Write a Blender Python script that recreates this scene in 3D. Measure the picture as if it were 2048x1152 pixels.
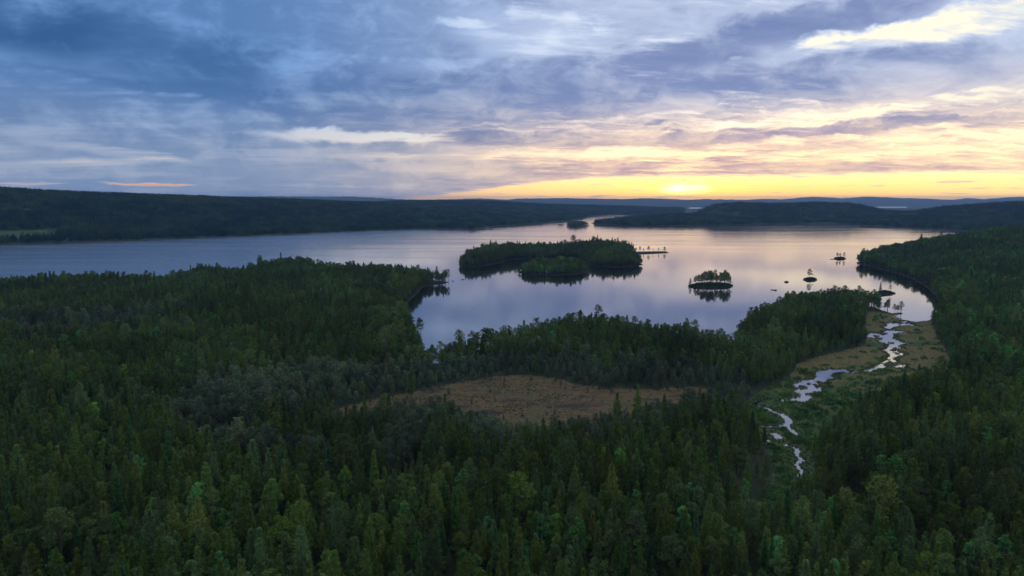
# Forest lake at dusk seen from a drone: sky, lake, islands, bog, marsh creek, wooded hills.
# All lengths are metres, z = 0 is the lake level, +Y is the viewing direction.
import bpy, math, random
import numpy as np
from math import radians, degrees
from mathutils import Vector

for o in list(bpy.data.objects): bpy.data.objects.remove(o)
scene = bpy.context.scene
COL = scene.collection
RNG = np.random.default_rng(11)
random.seed(11)

# ------------------------------------------------------------------ camera
cam_data = bpy.data.cameras.new('camera'); cam = bpy.data.objects.new('camera', cam_data); COL.objects.link(cam)
cam.location = (0, 0, 90)
cam.rotation_euler = (radians(90 - 7.247), 0, 0)
cam_data.sensor_width = 36; cam_data.lens = 36 * 1384 / 2048
cam_data.clip_start = 1; cam_data.clip_end = 120000
scene.camera = cam

# ------------------------------------------------------------------ colour management
vs = scene.view_settings
vs.view_transform = 'Standard'; vs.look = 'None'; vs.exposure = 0.0; vs.gamma = 1.0; vs.use_curve_mapping = False
scene.render.engine = 'CYCLES'
cy = scene.cycles
cy.use_denoising = True
cy.max_bounces = 5; cy.diffuse_bounces = 2; cy.glossy_bounces = 3; cy.transmission_bounces = 2; cy.volume_bounces = 0; cy.transparent_max_bounces = 4
cy.sample_clamp_indirect = 4.0; cy.caustics_reflective = False; cy.caustics_refractive = False

# ------------------------------------------------------------------ little node language
class S:
    """a socket with arithmetic"""
    def __init__(s, nt, sock): s.nt, s.k = nt, sock
    def _m(s, op, *a, clamp=False):
        n = s.nt.nodes.new('ShaderNodeMath'); n.operation = op; n.use_clamp = clamp
        for i, v in enumerate((s,) + a):
            if isinstance(v, S): s.nt.links.new(v.k, n.inputs[i])
            else: n.inputs[i].default_value = v
        return S(s.nt, n.outputs[0])
    def __add__(s, o): return s._m('ADD', o)
    def __sub__(s, o): return s._m('SUBTRACT', o)
    def __mul__(s, o): return s._m('MULTIPLY', o)
    def __truediv__(s, o): return s._m('DIVIDE', o)
    __radd__ = __add__; __rmul__ = __mul__
    def __rsub__(s, o): return (s * -1.0) + o
    def clamp(s): return s._m('ADD', 0.0, clamp=True)
def put(nt, sock, v):
    if isinstance(v, S): nt.links.new(v.k, sock)
    elif isinstance(v, tuple) and len(v) == 3 and sock.type == 'RGBA': sock.default_value = (*v, 1)
    else: sock.default_value = v
def step(x, a, b, lo=0.0, hi=1.0):
    n = x.nt.nodes.new('ShaderNodeMapRange'); n.interpolation_type = 'SMOOTHSTEP'
    put(x.nt, n.inputs[0], x)
    if a > b: a, b, lo, hi = b, a, hi, lo
    for i, v in enumerate((a, b, lo, hi)): put(x.nt, n.inputs[i + 1], v)
    return S(x.nt, n.outputs[0])
def mix(f, a, b):
    n = f.nt.nodes.new('ShaderNodeMix'); n.data_type = 'RGBA'; put(f.nt, n.inputs[0], f)
    put(f.nt, n.inputs[6], a); put(f.nt, n.inputs[7], b); return S(f.nt, n.outputs[2])
def addc(f, a, b):
    r = mix(f, a, b); r.k.node.blend_type = 'ADD'; return r
def combine(nt, x, y, z=0.0):
    n = nt.nodes.new('ShaderNodeCombineXYZ')
    for i, v in enumerate((x, y, z)): put(nt, n.inputs[i], v)
    return S(nt, n.outputs[0])
def separate(v):
    n = v.nt.nodes.new('ShaderNodeSeparateXYZ'); put(v.nt, n.inputs[0], v); return [S(v.nt, o) for o in n.outputs]
def noise(v, scale, detail=3.0, rough=0.5, dist=0.0, color=False):
    n = v.nt.nodes.new('ShaderNodeTexNoise'); put(v.nt, n.inputs['Vector'], v)
    n.inputs['Scale'].default_value = scale; n.inputs['Detail'].default_value = detail
    n.inputs['Roughness'].default_value = rough; n.inputs['Distortion'].default_value = dist
    return S(v.nt, n.outputs[1 if color else 0])
def place(v, loc, rot, scale):
    n = v.nt.nodes.new('ShaderNodeMapping'); n.vector_type = 'TEXTURE'; put(v.nt, n.inputs[0], v)
    n.inputs[1].default_value = (*loc, 0); n.inputs[2].default_value = (0, 0, radians(rot)); n.inputs[3].default_value = (*scale, 1)
    return S(v.nt, n.outputs[0])
def fit(v, loc, scale):
    # (v - loc) / scale
    n = v.nt.nodes.new('ShaderNodeVectorMath'); n.operation = 'MULTIPLY_ADD'; put(v.nt, n.inputs[0], v)
    n.inputs[1].default_value = (1 / scale[0], 1 / scale[1], 0); n.inputs[2].default_value = (-loc[0] / scale[0], -loc[1] / scale[1], 0)
    return S(v.nt, n.outputs[0])
def length2(v):
    n = v.nt.nodes.new('ShaderNodeVectorMath'); n.operation = 'DOT_PRODUCT'; put(v.nt, n.inputs[0], v); put(v.nt, n.inputs[1], v); return S(v.nt, n.outputs[1])
def length(v):
    n = v.nt.nodes.new('ShaderNodeVectorMath'); n.operation = 'LENGTH'; put(v.nt, n.inputs[0], v); return S(v.nt, n.outputs[1])

# ------------------------------------------------------------------ sky
# broken evening cloud: azimuth and elevation in degrees, half sizes, tilt, thickness added (gaps are negative)
SKY_CLOUDS = [(-28.36, 10.52, 10.2, 2.31, -6, 0.42),
    (-34.36, 11.26, 5.16, 1.84, 0, 0.3),
    (-15.12, 8.05, 11.16, 2.6, -8, 0.12),
    (5.06, 9.07, 13.34, 2.28, 3, 0.3),
    (20.79, 12.3, 10.38, 1.3, 7, 0.55),
    (12.19, 6.71, 2.7, 0.34, 3, -0.16),
    (27.9, 9.07, 13.43, 1.41, 4, 0.38),
    (-0.97, 4.94, 5.67, 0.52, 0, 0.5),
    (17.9, 4.97, 17.26, 0.49, 2, 0.22),
    (16.89, 2.33, 20.28, 0.57, 1, 0.14),
    (28.76, 5.27, 8.09, 0.28, 3, 0.2),
    (13.04, 3.93, 18.72, 2.33, 1, -0.08),
    (-12.16, 4.99, 8.1, 0.5, -1, -0.62),
    (-11.22, 3.45, 4.5, 0.31, 0, -0.3),
    (33.01, 11.81, 6.44, 1.12, 12, -0.34),
    (23.22, 11.49, 8.73, 0.54, 5, -0.32),
    (22.14, 5.93, 7.96, 0.51, 3, -0.34),
    (32.46, 3.67, 7.53, 1.21, 0, -0.16),
    (30.19, 6.72, 7.83, 0.67, 3, -0.2),
    (5.12, 3.7, 11.95, 0.47, 0, -0.36),
    (2.63, 12.64, 7.91, 1.83, -8, -0.26),
    (-3.74, 13.64, 2.77, 0.43, 0, -0.3),
    (-31.89, 2.54, 7.06, 0.31, 2, -0.25),
    (-30.34, 3.48, 6.06, 0.34, -5, -0.22),
    (-27.2, 1.1, 2.91, 0.11, 0, -0.75),
    (-34.7, 1.09, 1.8, 0.1, 0, -0.5),
    (30.38, 3.82, 9.99, 1.03, 2, -0.1)]

SUN_AZ, SUN_EL, SUN_SINK = 14.1, 0.9, 0.3      # brightest cloud, and the sun itself already sinking behind the ridge
world = bpy.data.worlds.new('World'); scene.world = world; world.use_nodes = True
def build_sky(nt):
    nt.nodes.clear()
    tc = nt.nodes.new('ShaderNodeTexCoord'); d = S(nt, tc.outputs['Generated'])
    x, y, z = separate(d)
    az = x._m('ARCTAN2', y) * 57.29578
    el = z._m('ARCSINE') * 57.29578
    e = el._m('MAXIMUM', 0.0)
    # cloud-layer coordinates: the sheet of cloud in perspective
    k = z._m('MAXIMUM', 0.0) + 0.10
    sheet = combine(nt, x / k, y / k)
    n_big = noise(place(sheet, (0.3, 0.1), 12, (1.6, 0.8)), 0.9, 3.0, 0.55, 0.3)
    n_fine = noise(place(sheet, (3.1, 1.7), 8, (1.5, 0.55)), 3.2, 7.0, 0.64, 0.0)
    ang = combine(nt, az, el)
    n_lump = noise(fit(ang, (1.0, 2.0), (1.7, 1.0)), 0.42, 5.0, 0.6, 0.4)
    ws = step(el, 0.0, 9.0, 0.25, 1.0)
    bx, by = az + (n_fine - 0.5) * 5.0, el + (n_lump - 0.5) * 2.6 * ws
    tilt = {t: combine(nt, bx, by + bx * -math.tan(radians(t))) for t in (-7, 0, 3, 8)}
    T = step(az, -30.0, 40.0, 0.74, 0.50)
    for (a, h, ra, rh, rot, amp) in SKY_CLOUDS:
        t = min(tilt, key=lambda q: abs(q - rot))
        r2 = length2(fit(tilt[t], (a, h - a * math.tan(radians(t))), (ra * 1.25, rh * 1.35)))
        T = T + step(r2, 1.0, 0.05, 0.0, amp)
    n_band = noise(fit(tilt[3], (3.0, 0.2), (4.2, 0.46)), 1.0, 5.0, 0.62)
    broken = step(az, -22.0, 12.0)                      # the deck is closed to the left, broken towards the sun
    T = T + (n_big - 0.5) * 0.8 + (n_fine - 0.5) * (broken * 0.85 + 0.32) + (n_lump - 0.5) * step(el, 3.0, 9.0, 0.05, 0.7)
    T = T + (n_band - 0.5) * broken * step(el, 9.0, 5.5, 0.15, 1.35)
    # open strip along the horizon under the cloud deck
    edge = step(az, -15.0, 10.0, -0.2, 1.90) + (n_fine - 0.5) * 1.0 + (n_big - 0.5) * 0.5
    strip = step(el - edge, 0.2, -0.14) * step(az, 120.0, 70.0)
    streak = noise(fit(ang, (2.0, 0.4), (3.6, 0.26)), 1.0, 2.0, 0.55)
    T = mix(strip, T, step(streak, 0.56, 0.74, 0.03, 0.46))
    warm = step(az, -24.0, 12.0) * step(az, 130.0, 60.0)
    core = step(az, -16.0, 13.0) * step(az, 60.0, 16.0)
    # clear air behind the clouds
    nish = nt.nodes.new('ShaderNodeTexSky'); nish.sky_type = 'NISHITA'; nish.sun_disc = False
    nish.sun_elevation = radians(SUN_SINK); nish.sun_rotation = radians(SUN_AZ); nish.dust_density = 1.5; nish.ozone_density = 2.0
    hor = mix(warm, (0.66, 0.38, 0.34), mix(core, (1.45, 1.16, 0.56), (1.6, 1.05, 0.34)))
    mid = mix(warm, (0.76, 0.64, 0.52), (1.2, 1.02, 0.66))
    high = mix(warm, (0.40, 0.52, 0.70), mix(step(az, 4.0, 28.0), (0.74, 0.80, 0.88), (0.98, 0.93, 0.74)))
    top = mix(warm, (0.48, 0.56, 0.70), (0.54, 0.60, 0.70))
    clear = mix(step(el, 0.2, 2.6), hor, mix(step(el, 2.0, 7.0), mid, mix(step(el, 10.0, 40.0), high, top)))
    nadd = S(nt, nish.outputs[0])
    clear = addc(S(nt, nt.nodes.new('ShaderNodeValue').outputs[0]), clear, nadd); clear.k.node.inputs[0].links[0].from_socket.default_value = 0.05
    # cloud, lit edge and shaded body
    lit_hi = mix(warm, (0.26, 0.42, 0.70), (0.60, 0.67, 0.82))
    lit_lo = mix(warm, (0.40, 0.46, 0.58), (1.02, 0.78, 0.57))
    lit = mix(step(el, 2.5, 11.0), lit_lo, lit_hi)
    body_hi = mix(warm, (0.118, 0.215, 0.405), (0.27, 0.33, 0.52))
    body_lo = mix(warm, (0.25, 0.33, 0.48), mix(core, (0.54, 0.46, 0.46), (0.60, 0.42, 0.44)))
    body = mix(step(el, 1.5, 8.5), body_lo, body_hi)
    soft = (n_lump - 0.5) * 1.5 + (n_big - 0.5) * 1.6 + 0.42 + (n_fine - 0.5) * 0.5
    body = mix(step(soft, 0.15, 0.92), body, lit)
    lid = step(el, 14.0, 50.0)                          # unseen overhead deck, brightened and kept neutral to light the forest
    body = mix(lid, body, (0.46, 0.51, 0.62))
    sky = mix(step(T, 0.02, 0.50), clear, lit)
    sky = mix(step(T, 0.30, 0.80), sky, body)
    deep = mix(step(el, 1.5, 7.0), mix(warm, (0.20, 0.27, 0.42), (0.42, 0.35, 0.40)), mix(warm, (0.070, 0.150, 0.310), (0.185, 0.250, 0.450)))
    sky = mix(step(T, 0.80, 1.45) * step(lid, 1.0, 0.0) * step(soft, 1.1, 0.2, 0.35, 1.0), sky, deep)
    # glow round the sun just above the hills
    g1 = length(fit(ang, (SUN_AZ - 0.2, SUN_EL), (2.6, 0.6)))
    g2 = length(fit(ang, (SUN_AZ, SUN_EL), (8.0, 1.6)))
    sky = addc(step(g1, 1.0, 0.0, 0.0, 1.0) * step(streak, 0.62, 0.44, 0.3, 1.0) * step(n_fine, 0.32, 0.52, 0.4, 1.0), sky, (3.0, 2.3, 1.3))
    sky = addc(step(g2, 1.0, 0.0, 0.0, 1.0), sky, (0.25, 0.17, 0.02))
    gm = nt.nodes.new('ShaderNodeGamma'); put(nt, gm.inputs[0], sky); gm.inputs[1].default_value = 1.16
    hs = nt.nodes.new('ShaderNodeHueSaturation'); hs.inputs['Saturation'].default_value = 1.07; nt.links.new(gm.outputs[0], hs.inputs['Color'])
    bg = nt.nodes.new('ShaderNodeBackground'); nt.links.new(hs.outputs[0], bg.inputs[0]); bg.inputs[1].default_value = 1.12
    out = nt.nodes.new('ShaderNodeOutputWorld'); nt.links.new(bg.outputs[0], out.inputs[0])
build_sky(world.node_tree)
world.cycles.sampling_method = 'MANUAL'; world.cycles.sample_map_resolution = 1024

# the sun, low behind the far hills' cloud
sun_data = bpy.data.lights.new('sun', 'SUN'); sun = bpy.data.objects.new('sun', sun_data); COL.objects.link(sun)
sun_data.energy = 0.6; sun_data.color = (1.0, 0.62, 0.32); sun_data.angle = radians(0.6)
sd = Vector((math.sin(radians(SUN_AZ)) * 1.0, math.cos(radians(SUN_AZ)), math.sin(radians(SUN_SINK))))
sun.rotation_euler = (-sd).to_track_quat('-Z', 'Y').to_euler()
sun.location = (400, 1600, 60)

# ------------------------------------------------------------------ the lie of the land (metres)
LAYOUT = {'BOG': [(-77.5, 281.6), (-72.1, 289.9), (-63.5, 300.3), (-53.7, 309.0), (-39.1, 320.8), (-23.2, 332.5), (-6.1, 341.1), (9.2, 346.1), (21.6, 338.2), (30.6, 327.0),
         (48.8, 319.0), (67.6, 318.2), (90.0, 322.5), (94.5, 317.3), (84.0, 300.3), (65.2, 285.7), (43.9, 272.4), (20.6, 260.2), (3.1, 256.7), (-7.7, 263.7),
         (-15.2, 274.9), (-28.4, 284.3), (-43.2, 284.3), (-58.8, 277.5), (-68.6, 274.9)],
 'BOG_SMALL': [(-317.5, 468.0), (-307.3, 479.2), (-282.3, 475.4), (-270.5, 460.8), (-282.8, 450.5), (-303.2, 453.9)],
 'CREEKS': [[(122.8, 304.6, 0.9), (118.4, 308.2, 0.8), (112.2, 304.2, 0.8), (107.3, 298.4, 0.9), (108.9, 297.3, 0.9), (111.2, 289.9, 1.1), (113.1, 286.4, 1.5),
             (114.4, 282.9, 1.7), (114.1, 276.9, 1.7), (112.9, 273.0, 1.8), (110.5, 269.8, 1.7), (105.5, 268.3, 1.6), (102.4, 268.6, 1.3), (98.6, 267.7, 0.6)],
            [(110.6, 269.2, 0.9), (110.1, 264.9, 1.0), (110.1, 261.9, 1.2), (109.8, 257.9, 1.2)],
            [(179.6, 356.5, 1.3), (184.1, 356.5, 1.0), (190.0, 359.7, 1.4), (196.6, 365.3, 1.2), (204.1, 373.3, 1.4)],
            [(96.2, 252.3, 0.8), (97.3, 249.0, 0.7), (101.2, 247.1, 0.8), (103.1, 245.0, 0.9), (104.0, 241.7, 1.1), (101.8, 238.7, 1.0), (101.0, 235.3, 1.0),
             (101.5, 232.0, 1.1), (97.9, 228.3, 1.1), (97.0, 225.6, 1.0), (97.5, 221.9, 1.1), (94.9, 218.9, 0.9), (93.2, 215.4, 0.6)]],
 'FAR': [(-4000.0, 1150.0), (-1662.4, 1194.0), (-1168.9, 1320.9), (-1032.2, 1394.9), (-963.6, 1443.4), (-890.0, 1495.4), (-821.1, 1570.7), (-744.9, 1654.0),
         (-655.7, 1734.4), (-565.7, 1849.9), (-466.6, 1997.7), (-341.6, 2115.9), (-274.5, 2189.8), (-194.0, 2170.9), (-101.5, 2133.9), (-98.1, 2269.2), (-41.9, 2422.7),
         (49.1, 2625.5), (177.3, 2865.2), (256.7, 3075.7), (329.0, 3363.9), (400.8, 3766.9), (515.1, 4071.6), (666.8, 4461.1), (715.0, 4179.8), (784.3, 4071.6),
         (770.5, 3883.1), (676.5, 3605.0), (489.9, 3152.9), (358.8, 2832.9), (305.0, 2698.9), (310.5, 2598.3), (337.5, 2520.0), (394.3, 2422.7), (481.5, 2422.7),
         (627.1, 2446.3), (740.0, 2470.4), (881.3, 2571.7), (994.2, 2625.5), (1088.7, 2625.5), (1254.4, 2740.2), (1233.1, 2571.7), (1237.3, 2399.5), (1286.9, 2332.5),
         (1314.7, 2209.2), (1324.6, 2098.1), (1326.9, 1966.3), (1382.2, 1849.9), (1677.8, 1823.0), (4200.0, 1250.0), (30000.0, 1200.0), (30000.0, 32000.0),
         (-30000.0, 32000.0), (-30000.0, 1150.0)],
 'FAR_LAKES': [[(1783.9, 7099.5), (2212.2, 8658.0), (2317.2, 8540.9), (2033.3, 7434.1), (1834.4, 6943.2)],
               [(4187.3, 8102.3), (4925.1, 9505.4), (5382.1, 9505.4), (4660.0, 8207.7), (4233.8, 7801.8)],
               [(4373.6, 8717.8), (4485.5, 8839.9), (4716.4, 9295.5), (4635.6, 9227.6)]],
 'ISLAND_BIG': [(-74.7, 962.2), (-69.7, 933.1), (-53.1, 926.1), (-33.8, 951.1), (-17.2, 989.1), (-9.0, 1034.6), (16.1, 1056.7), (51.2, 1070.4), (83.6, 1089.2),
                (100.3, 1098.9), (106.1, 1061.2), (104.3, 985.2), (113.2, 940.2), (139.0, 929.6), (161.7, 936.7), (182.8, 962.2), (185.9, 1017.6), (184.6, 1098.9),
                (197.2, 1144.5), (231.9, 1160.5), (269.6, 1182.7), (271.8, 1219.8), (232.9, 1210.3), (208.0, 1208.0), (196.0, 1254.3), (174.9, 1300.2), (134.5, 1273.6),
                (93.4, 1217.4), (47.9, 1182.7), (-3.4, 1177.0), (-36.8, 1155.1), (-58.9, 1098.9), (-73.6, 1026.0)],
 'ISLAND_FRONT': [(6.3, 867.5), (12.9, 843.8), (27.8, 832.4), (51.7, 826.8), (76.5, 835.2), (95.1, 861.5), (100.4, 892.7), (96.1, 933.1), (73.4, 954.8), (41.8, 943.8),
                  (20.5, 912.5)],
 'ISLET_FAR_A': [(163.3, 2520.0), (167.9, 2480.2), (182.2, 2480.2), (190.5, 2520.0), (185.5, 2550.8), (170.8, 2550.8)],
 'ISLET_FAR_B': [(191.0, 2455.9), (202.0, 2376.7), (228.5, 2367.8), (249.5, 2422.7), (262.3, 2460.7), (278.6, 2480.2), (268.5, 2520.0), (256.3, 2561.2), (223.1, 2561.2)],
 'ISLET_LONE': [(330.5, 782.1), (331.4, 772.3), (337.6, 770.8), (347.0, 782.1), (349.0, 794.8), (341.4, 795.8)],
 'ISLET_NEAR': [(351.3, 665.4), (350.5, 654.7), (359.1, 654.7), (371.7, 664.7), (372.8, 678.3), (364.5, 679.5)],
 'ISLET_PINES': [(184.6, 722.3), (189.2, 709.8), (203.0, 703.7), (219.0, 705.7), (228.9, 716.0), (233.8, 726.6), (232.8, 742.0), (215.8, 748.8), (198.7, 742.0)],
 'ISLET_RIGHT': [(497.7, 1067.6), (497.2, 1054.0), (507.1, 1054.0), (517.6, 1070.4), (517.1, 1081.6), (508.5, 1081.6)],
 'MARSH': [(291.8, 558.7), (303.5, 541.3), (296.5, 518.2), (316.6, 518.2), (294.5, 475.4), (248.4, 384.1), (214.7, 332.5), (191.1, 323.4), (166.1, 303.4), (149.6, 288.5),
           (131.7, 268.6), (118.8, 253.4), (104.9, 232.0), (96.0, 212.6), (85.6, 199.5), (72.0, 183.3), (64.7, 180.3), (65.2, 187.9), (77.8, 203.1), (88.4, 223.0),
           (94.6, 246.9), (96.8, 263.7), (100.0, 282.9), (105.2, 300.3), (121.4, 323.4), (143.4, 345.1), (155.6, 372.1), (179.1, 394.2), (200.1, 407.7), (220.9, 425.0),
           (255.5, 494.9)],
 'MEADOWS': [[(-1160, 1478), (-1116.5, 1516), (-1073.7, 1549), (-1040, 1578), (-1008, 1520), (-1023.6, 1471), (-1060.5, 1434), (-1096, 1400)],
             [(-373, 2556), (-277, 2652), (-275, 2560), (-357, 2496)], [(-1232, 1655), (-1170, 1725), (-1172, 1748), (-1238, 1680)],
             [(-300, 3540), (-230, 3540), (-245, 3690), (-290, 3690)]],
 'NEAR': [(-2200.0, -900.0), (-872.8, 621.4), (-638.9, 661.8), (-519.0, 695.7), (-468.7, 711.8), (-416.4, 720.2), (-370.4, 733.1), (-370.0, 815.8), (-318.4, 805.2),
          (-315.3, 861.5), (-300.7, 892.7), (-277.5, 912.5), (-241.7, 855.5), (-200.0, 849.6), (-146.6, 826.8), (-106.3, 794.8), (-86.8, 774.7), (-67.8, 758.0),
          (-77.3, 737.5), (-92.3, 716.0), (-91.2, 672.7), (-92.5, 621.4), (-93.7, 585.6), (-80.7, 527.2), (-67.8, 466.2), (-56.9, 410.5), (-48.7, 374.5), (-40.0, 375.6),
          (-33.5, 381.6), (-24.3, 392.9), (-14.7, 407.7), (-7.5, 422.0), (8.3, 434.2), (21.8, 448.8), (43.0, 464.4), (59.8, 462.6), (75.7, 455.6), (99.1, 440.6),
          (116.8, 422.0), (121.9, 402.2), (127.4, 394.2), (135.3, 406.3), (142.7, 425.0), (157.1, 460.8), (171.4, 490.8), (194.5, 524.9), (218.1, 556.2), (247.7, 588.4),
          (275.7, 603.0), (299.2, 606.0), (307.2, 591.3), (303.5, 563.9), (304.1, 546.2), (313.7, 551.1), (310.0, 543.7), (296.8, 534.1), (294.6, 518.2), (300.9, 509.4),
          (312.8, 513.8), (324.1, 524.9), (361.2, 577.3), (400.7, 647.8), (438.2, 728.8), (462.9, 799.9), (476.3, 867.5), (488.4, 940.2), (492.2, 985.2), (526.2, 1043.3),
          (618.3, 1160.5), (735.2, 1293.4), (861.9, 1426.9), (992.4, 1551.2), (1132.2, 1676.2), (1323.8, 1771.3), (1653.8, 1796.8), (2600.0, 1000.0), (2600.0, -900.0)],
 'OPEN': [[(880.0, 3600.0), (1035.0, 3600.0), (2020.0, 6900.0), (1690.0, 6900.0)]],
 'POOLS': [[(285.6, 508.8), (294.6, 509.4), (292.2, 505.2), (284.8, 505.2)],
           [(274.6, 502.0), (283.8, 502.0), (292.3, 498.9), (291.6, 490.8), (286.5, 493.8), (278.3, 490.8), (271.3, 485.9), (262.4, 473.5), (268.2, 472.6),
            (270.5, 464.4), (264.6, 466.2), (258.0, 460.8), (250.2, 445.5), (249.4, 435.8), (250.6, 428.8), (243.7, 425.0), (239.2, 422.0), (238.6, 414.7),
            (235.6, 417.6), (227.9, 409.8), (231.6, 407.7), (230.9, 399.5), (223.8, 392.9), (218.4, 387.8), (216.3, 380.4), (212.4, 378.0), (214.1, 384.1),
            (204.3, 373.3), (205.9, 376.8), (212.9, 384.1), (216.4, 391.7), (221.3, 396.9), (224.9, 406.3), (224.7, 410.5), (231.6, 417.6), (237.0, 426.5),
            (235.6, 432.7), (238.1, 445.5), (235.7, 449.7), (236.0, 455.6), (245.7, 465.3), (249.1, 462.6), (250.0, 457.3), (255.5, 462.6), (253.7, 466.2),
            (264.8, 477.3), (264.9, 485.9), (272.2, 494.9)],
           [(163.4, 358.7), (171.3, 362.5), (177.2, 362.5), (181.7, 357.6), (178.3, 353.8), (174.3, 357.6), (167.9, 353.3), (162.4, 347.1), (166.3, 346.6),
            (164.0, 342.1), (160.9, 343.1), (156.3, 336.3), (150.6, 330.6), (145.8, 318.2), (141.3, 318.2), (137.5, 314.8), (137.7, 309.8), (135.4, 305.0),
            (129.8, 301.9), (125.5, 303.4), (121.6, 303.4), (127.0, 306.6), (132.8, 309.0), (135.1, 316.5), (133.6, 319.0), (139.0, 325.2), (137.9, 329.7),
            (142.1, 336.3), (153.5, 342.6), (157.3, 347.1), (158.6, 355.4)],
           [(99.5, 259.6), (101.8, 260.2), (103.3, 258.4), (103.2, 254.2), (99.4, 252.8), (96.0, 251.7), (99.7, 254.5), (100.9, 256.7), (100.6, 258.4)],
           [(198.3, 368.7), (204.2, 371.5), (202.0, 366.4), (197.6, 364.1)], [(188.6, 359.7), (194.6, 363.6), (193.2, 359.7), (188.3, 356.5)],
           [(208.8, 369.8), (217.0, 373.3), (215.3, 369.8), (206.8, 365.3)]],
 'POOL_ISLES': [[(241.9, 457.3), (244.8, 453.9), (240.6, 449.7)], [(241.0, 450.5), (243.9, 447.2), (239.1, 440.6), (239.1, 445.5)],
                [(239.4, 432.7), (241.9, 430.4), (238.8, 428.0)], [(227.3, 404.2), (229.8, 402.2), (225.8, 398.2)], [(146.3, 334.4), (148.6, 333.0), (146.0, 331.6)],
                [(136.9, 326.1), (142.1, 329.3), (142.8, 325.2), (138.8, 322.5)], [(151.5, 337.2), (154.6, 335.3), (151.4, 332.5)],
                [(148.9, 332.5), (150.2, 328.8), (147.2, 325.2)]],
 'RIDGES': [(900.0,
             [(-1940.6, 1576.1, 119.7), (-1818.6, 1787.5, 120.6), (-1712.1, 1956.7, 116.6), (-1595.6, 2178.1, 108.2), (-1516.9, 2293.8, 102.7), (-1422.7, 2411.6, 97.3),
              (-1312.0, 2530.1, 90.3), (-1141.1, 2774.5, 82.9), (-1010.0, 3036.4, 72.8), (-902.6, 3278.0, 65.7)]),
            (750.0,
             [(-1136.4, 3415.9, 67.7), (-830.7, 3810.5, 61.4), (-490.4, 4171.3, 72.0), (-197.1, 4295.5, 70.4), (51.6, 4499.7, 52.6), (450.2, 4979.7, 37.8),
              (780.0, 5545.4, 23.7)]),
            (420.0,
             [(429.7, 2766.8, 6.9), (535.1, 2799.3, 18.1), (684.1, 2921.0, 19.9), (793.0, 3100.2, 14.3), (847.6, 3137.5, 15.9), (868.2, 3131.9, 24.9),
              (892.5, 3125.1, 47.3), (921.0, 3116.8, 59.6), (1025.6, 3136.6, 62.8), (1202.1, 3126.9, 57.3), (1394.0, 3155.8, 63.9), (1468.8, 3121.7, 58.5),
              (1510.7, 3068.2, 41.2), (1546.2, 3028.1, 26.5), (1598.7, 2943.9, 23.7), (1663.4, 2873.2, 26.9), (1698.2, 2829.5, 37.7), (1756.4, 2793.8, 46.2),
              (1839.7, 2739.6, 53.5), (1893.8, 2579.5, 68.5), (2062.0, 2447.1, 81.0), (2324.4, 2199.4, 92.7)]),
            (300.0, [(604.4, 990.1, 23.6), (694.1, 1039.6, 27.7), (771.7, 1046.1, 34.1), (840.0, 992.2, 42.0), (910.0, 857.0, 51.5)]),
            (1500.0,
             [(-3525.3, 8280.8, 89.9), (-3320.2, 8365.2, 113.7), (-3002.2, 8484.5, 129.2), (-2440.1, 8870.5, 125.0), (-2148.1, 9254.0, 116.9), (-1688.1, 9653.5, 94.3),
              (-1237.7, 9923.1, 76.9)]),
            (1300.0,
             [(-1214.1, 10328.9, 87.7), (-920.6, 10359.2, 95.0), (-483.8, 10548.9, 106.5), (-104.4, 10399.5, 84.0), (119.2, 10399.3, 102.5), (713.7, 10375.5, 111.3),
              (1191.0, 10653.6, 99.1), (1664.6, 10751.9, 87.8), (2141.9, 10830.2, 107.1), (2364.7, 10783.8, 103.2), (2710.6, 10867.0, 84.0), (2986.0, 10794.6, 99.3),
              (3479.8, 10645.7, 76.4)]),
            (1700.0,
             [(3531.0, 13836.6, 74.2), (4436.5, 13573.3, 81.1), (4867.8, 13424.7, 107.9), (5137.4, 13323.9, 96.3), (5623.3, 13126.2, 138.1), (6219.7, 13231.0, 109.4),
              (6612.9, 13038.9, 146.1), (7125.6, 13154.0, 116.7), (7481.8, 12954.7, 116.2), (7987.6, 12649.1, 84.0), (8177.3, 12527.3, 116.9), (8395.1, 12382.4, 94.6),
              (8543.9, 12280.2, 116.3), (8859.7, 12054.4, 139.7), (10092.0, 11043.3, 154.6)]),
            (900.0,
             [(4969.2, 11251.5, 60.0), (5299.2, 11099.9, 76.1), (5783.9, 11194.0, 99.9), (6206.9, 11308.6, 113.7), (6571.8, 11100.5, 87.9), (6971.1, 10854.2, 81.7),
              (7394.2, 10570.5, 91.5), (7689.8, 10357.5, 98.7), (8704.0, 9521.0, 117.8)]),
            (2500.0, [(-7282.4, 5288.3, 144.1), (-6191.8, 6531.6, 139.7), (-4575.1, 7750.4, 117.0)])],
 'ROCKS': [(303.2, 758.9, 2.6, 1.3), (262.8, 691.0, 2.6, 0.5), (264.4, 688.6, 1.2, 0.9), (489.2, 1055.8, 2.6, 0.6), (-55.8, 783.1, 1.9, 0.5), (-66.0, 768.4, 1.5, 0.4)],
 'SUN': (14.09, 0.87)}


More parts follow.
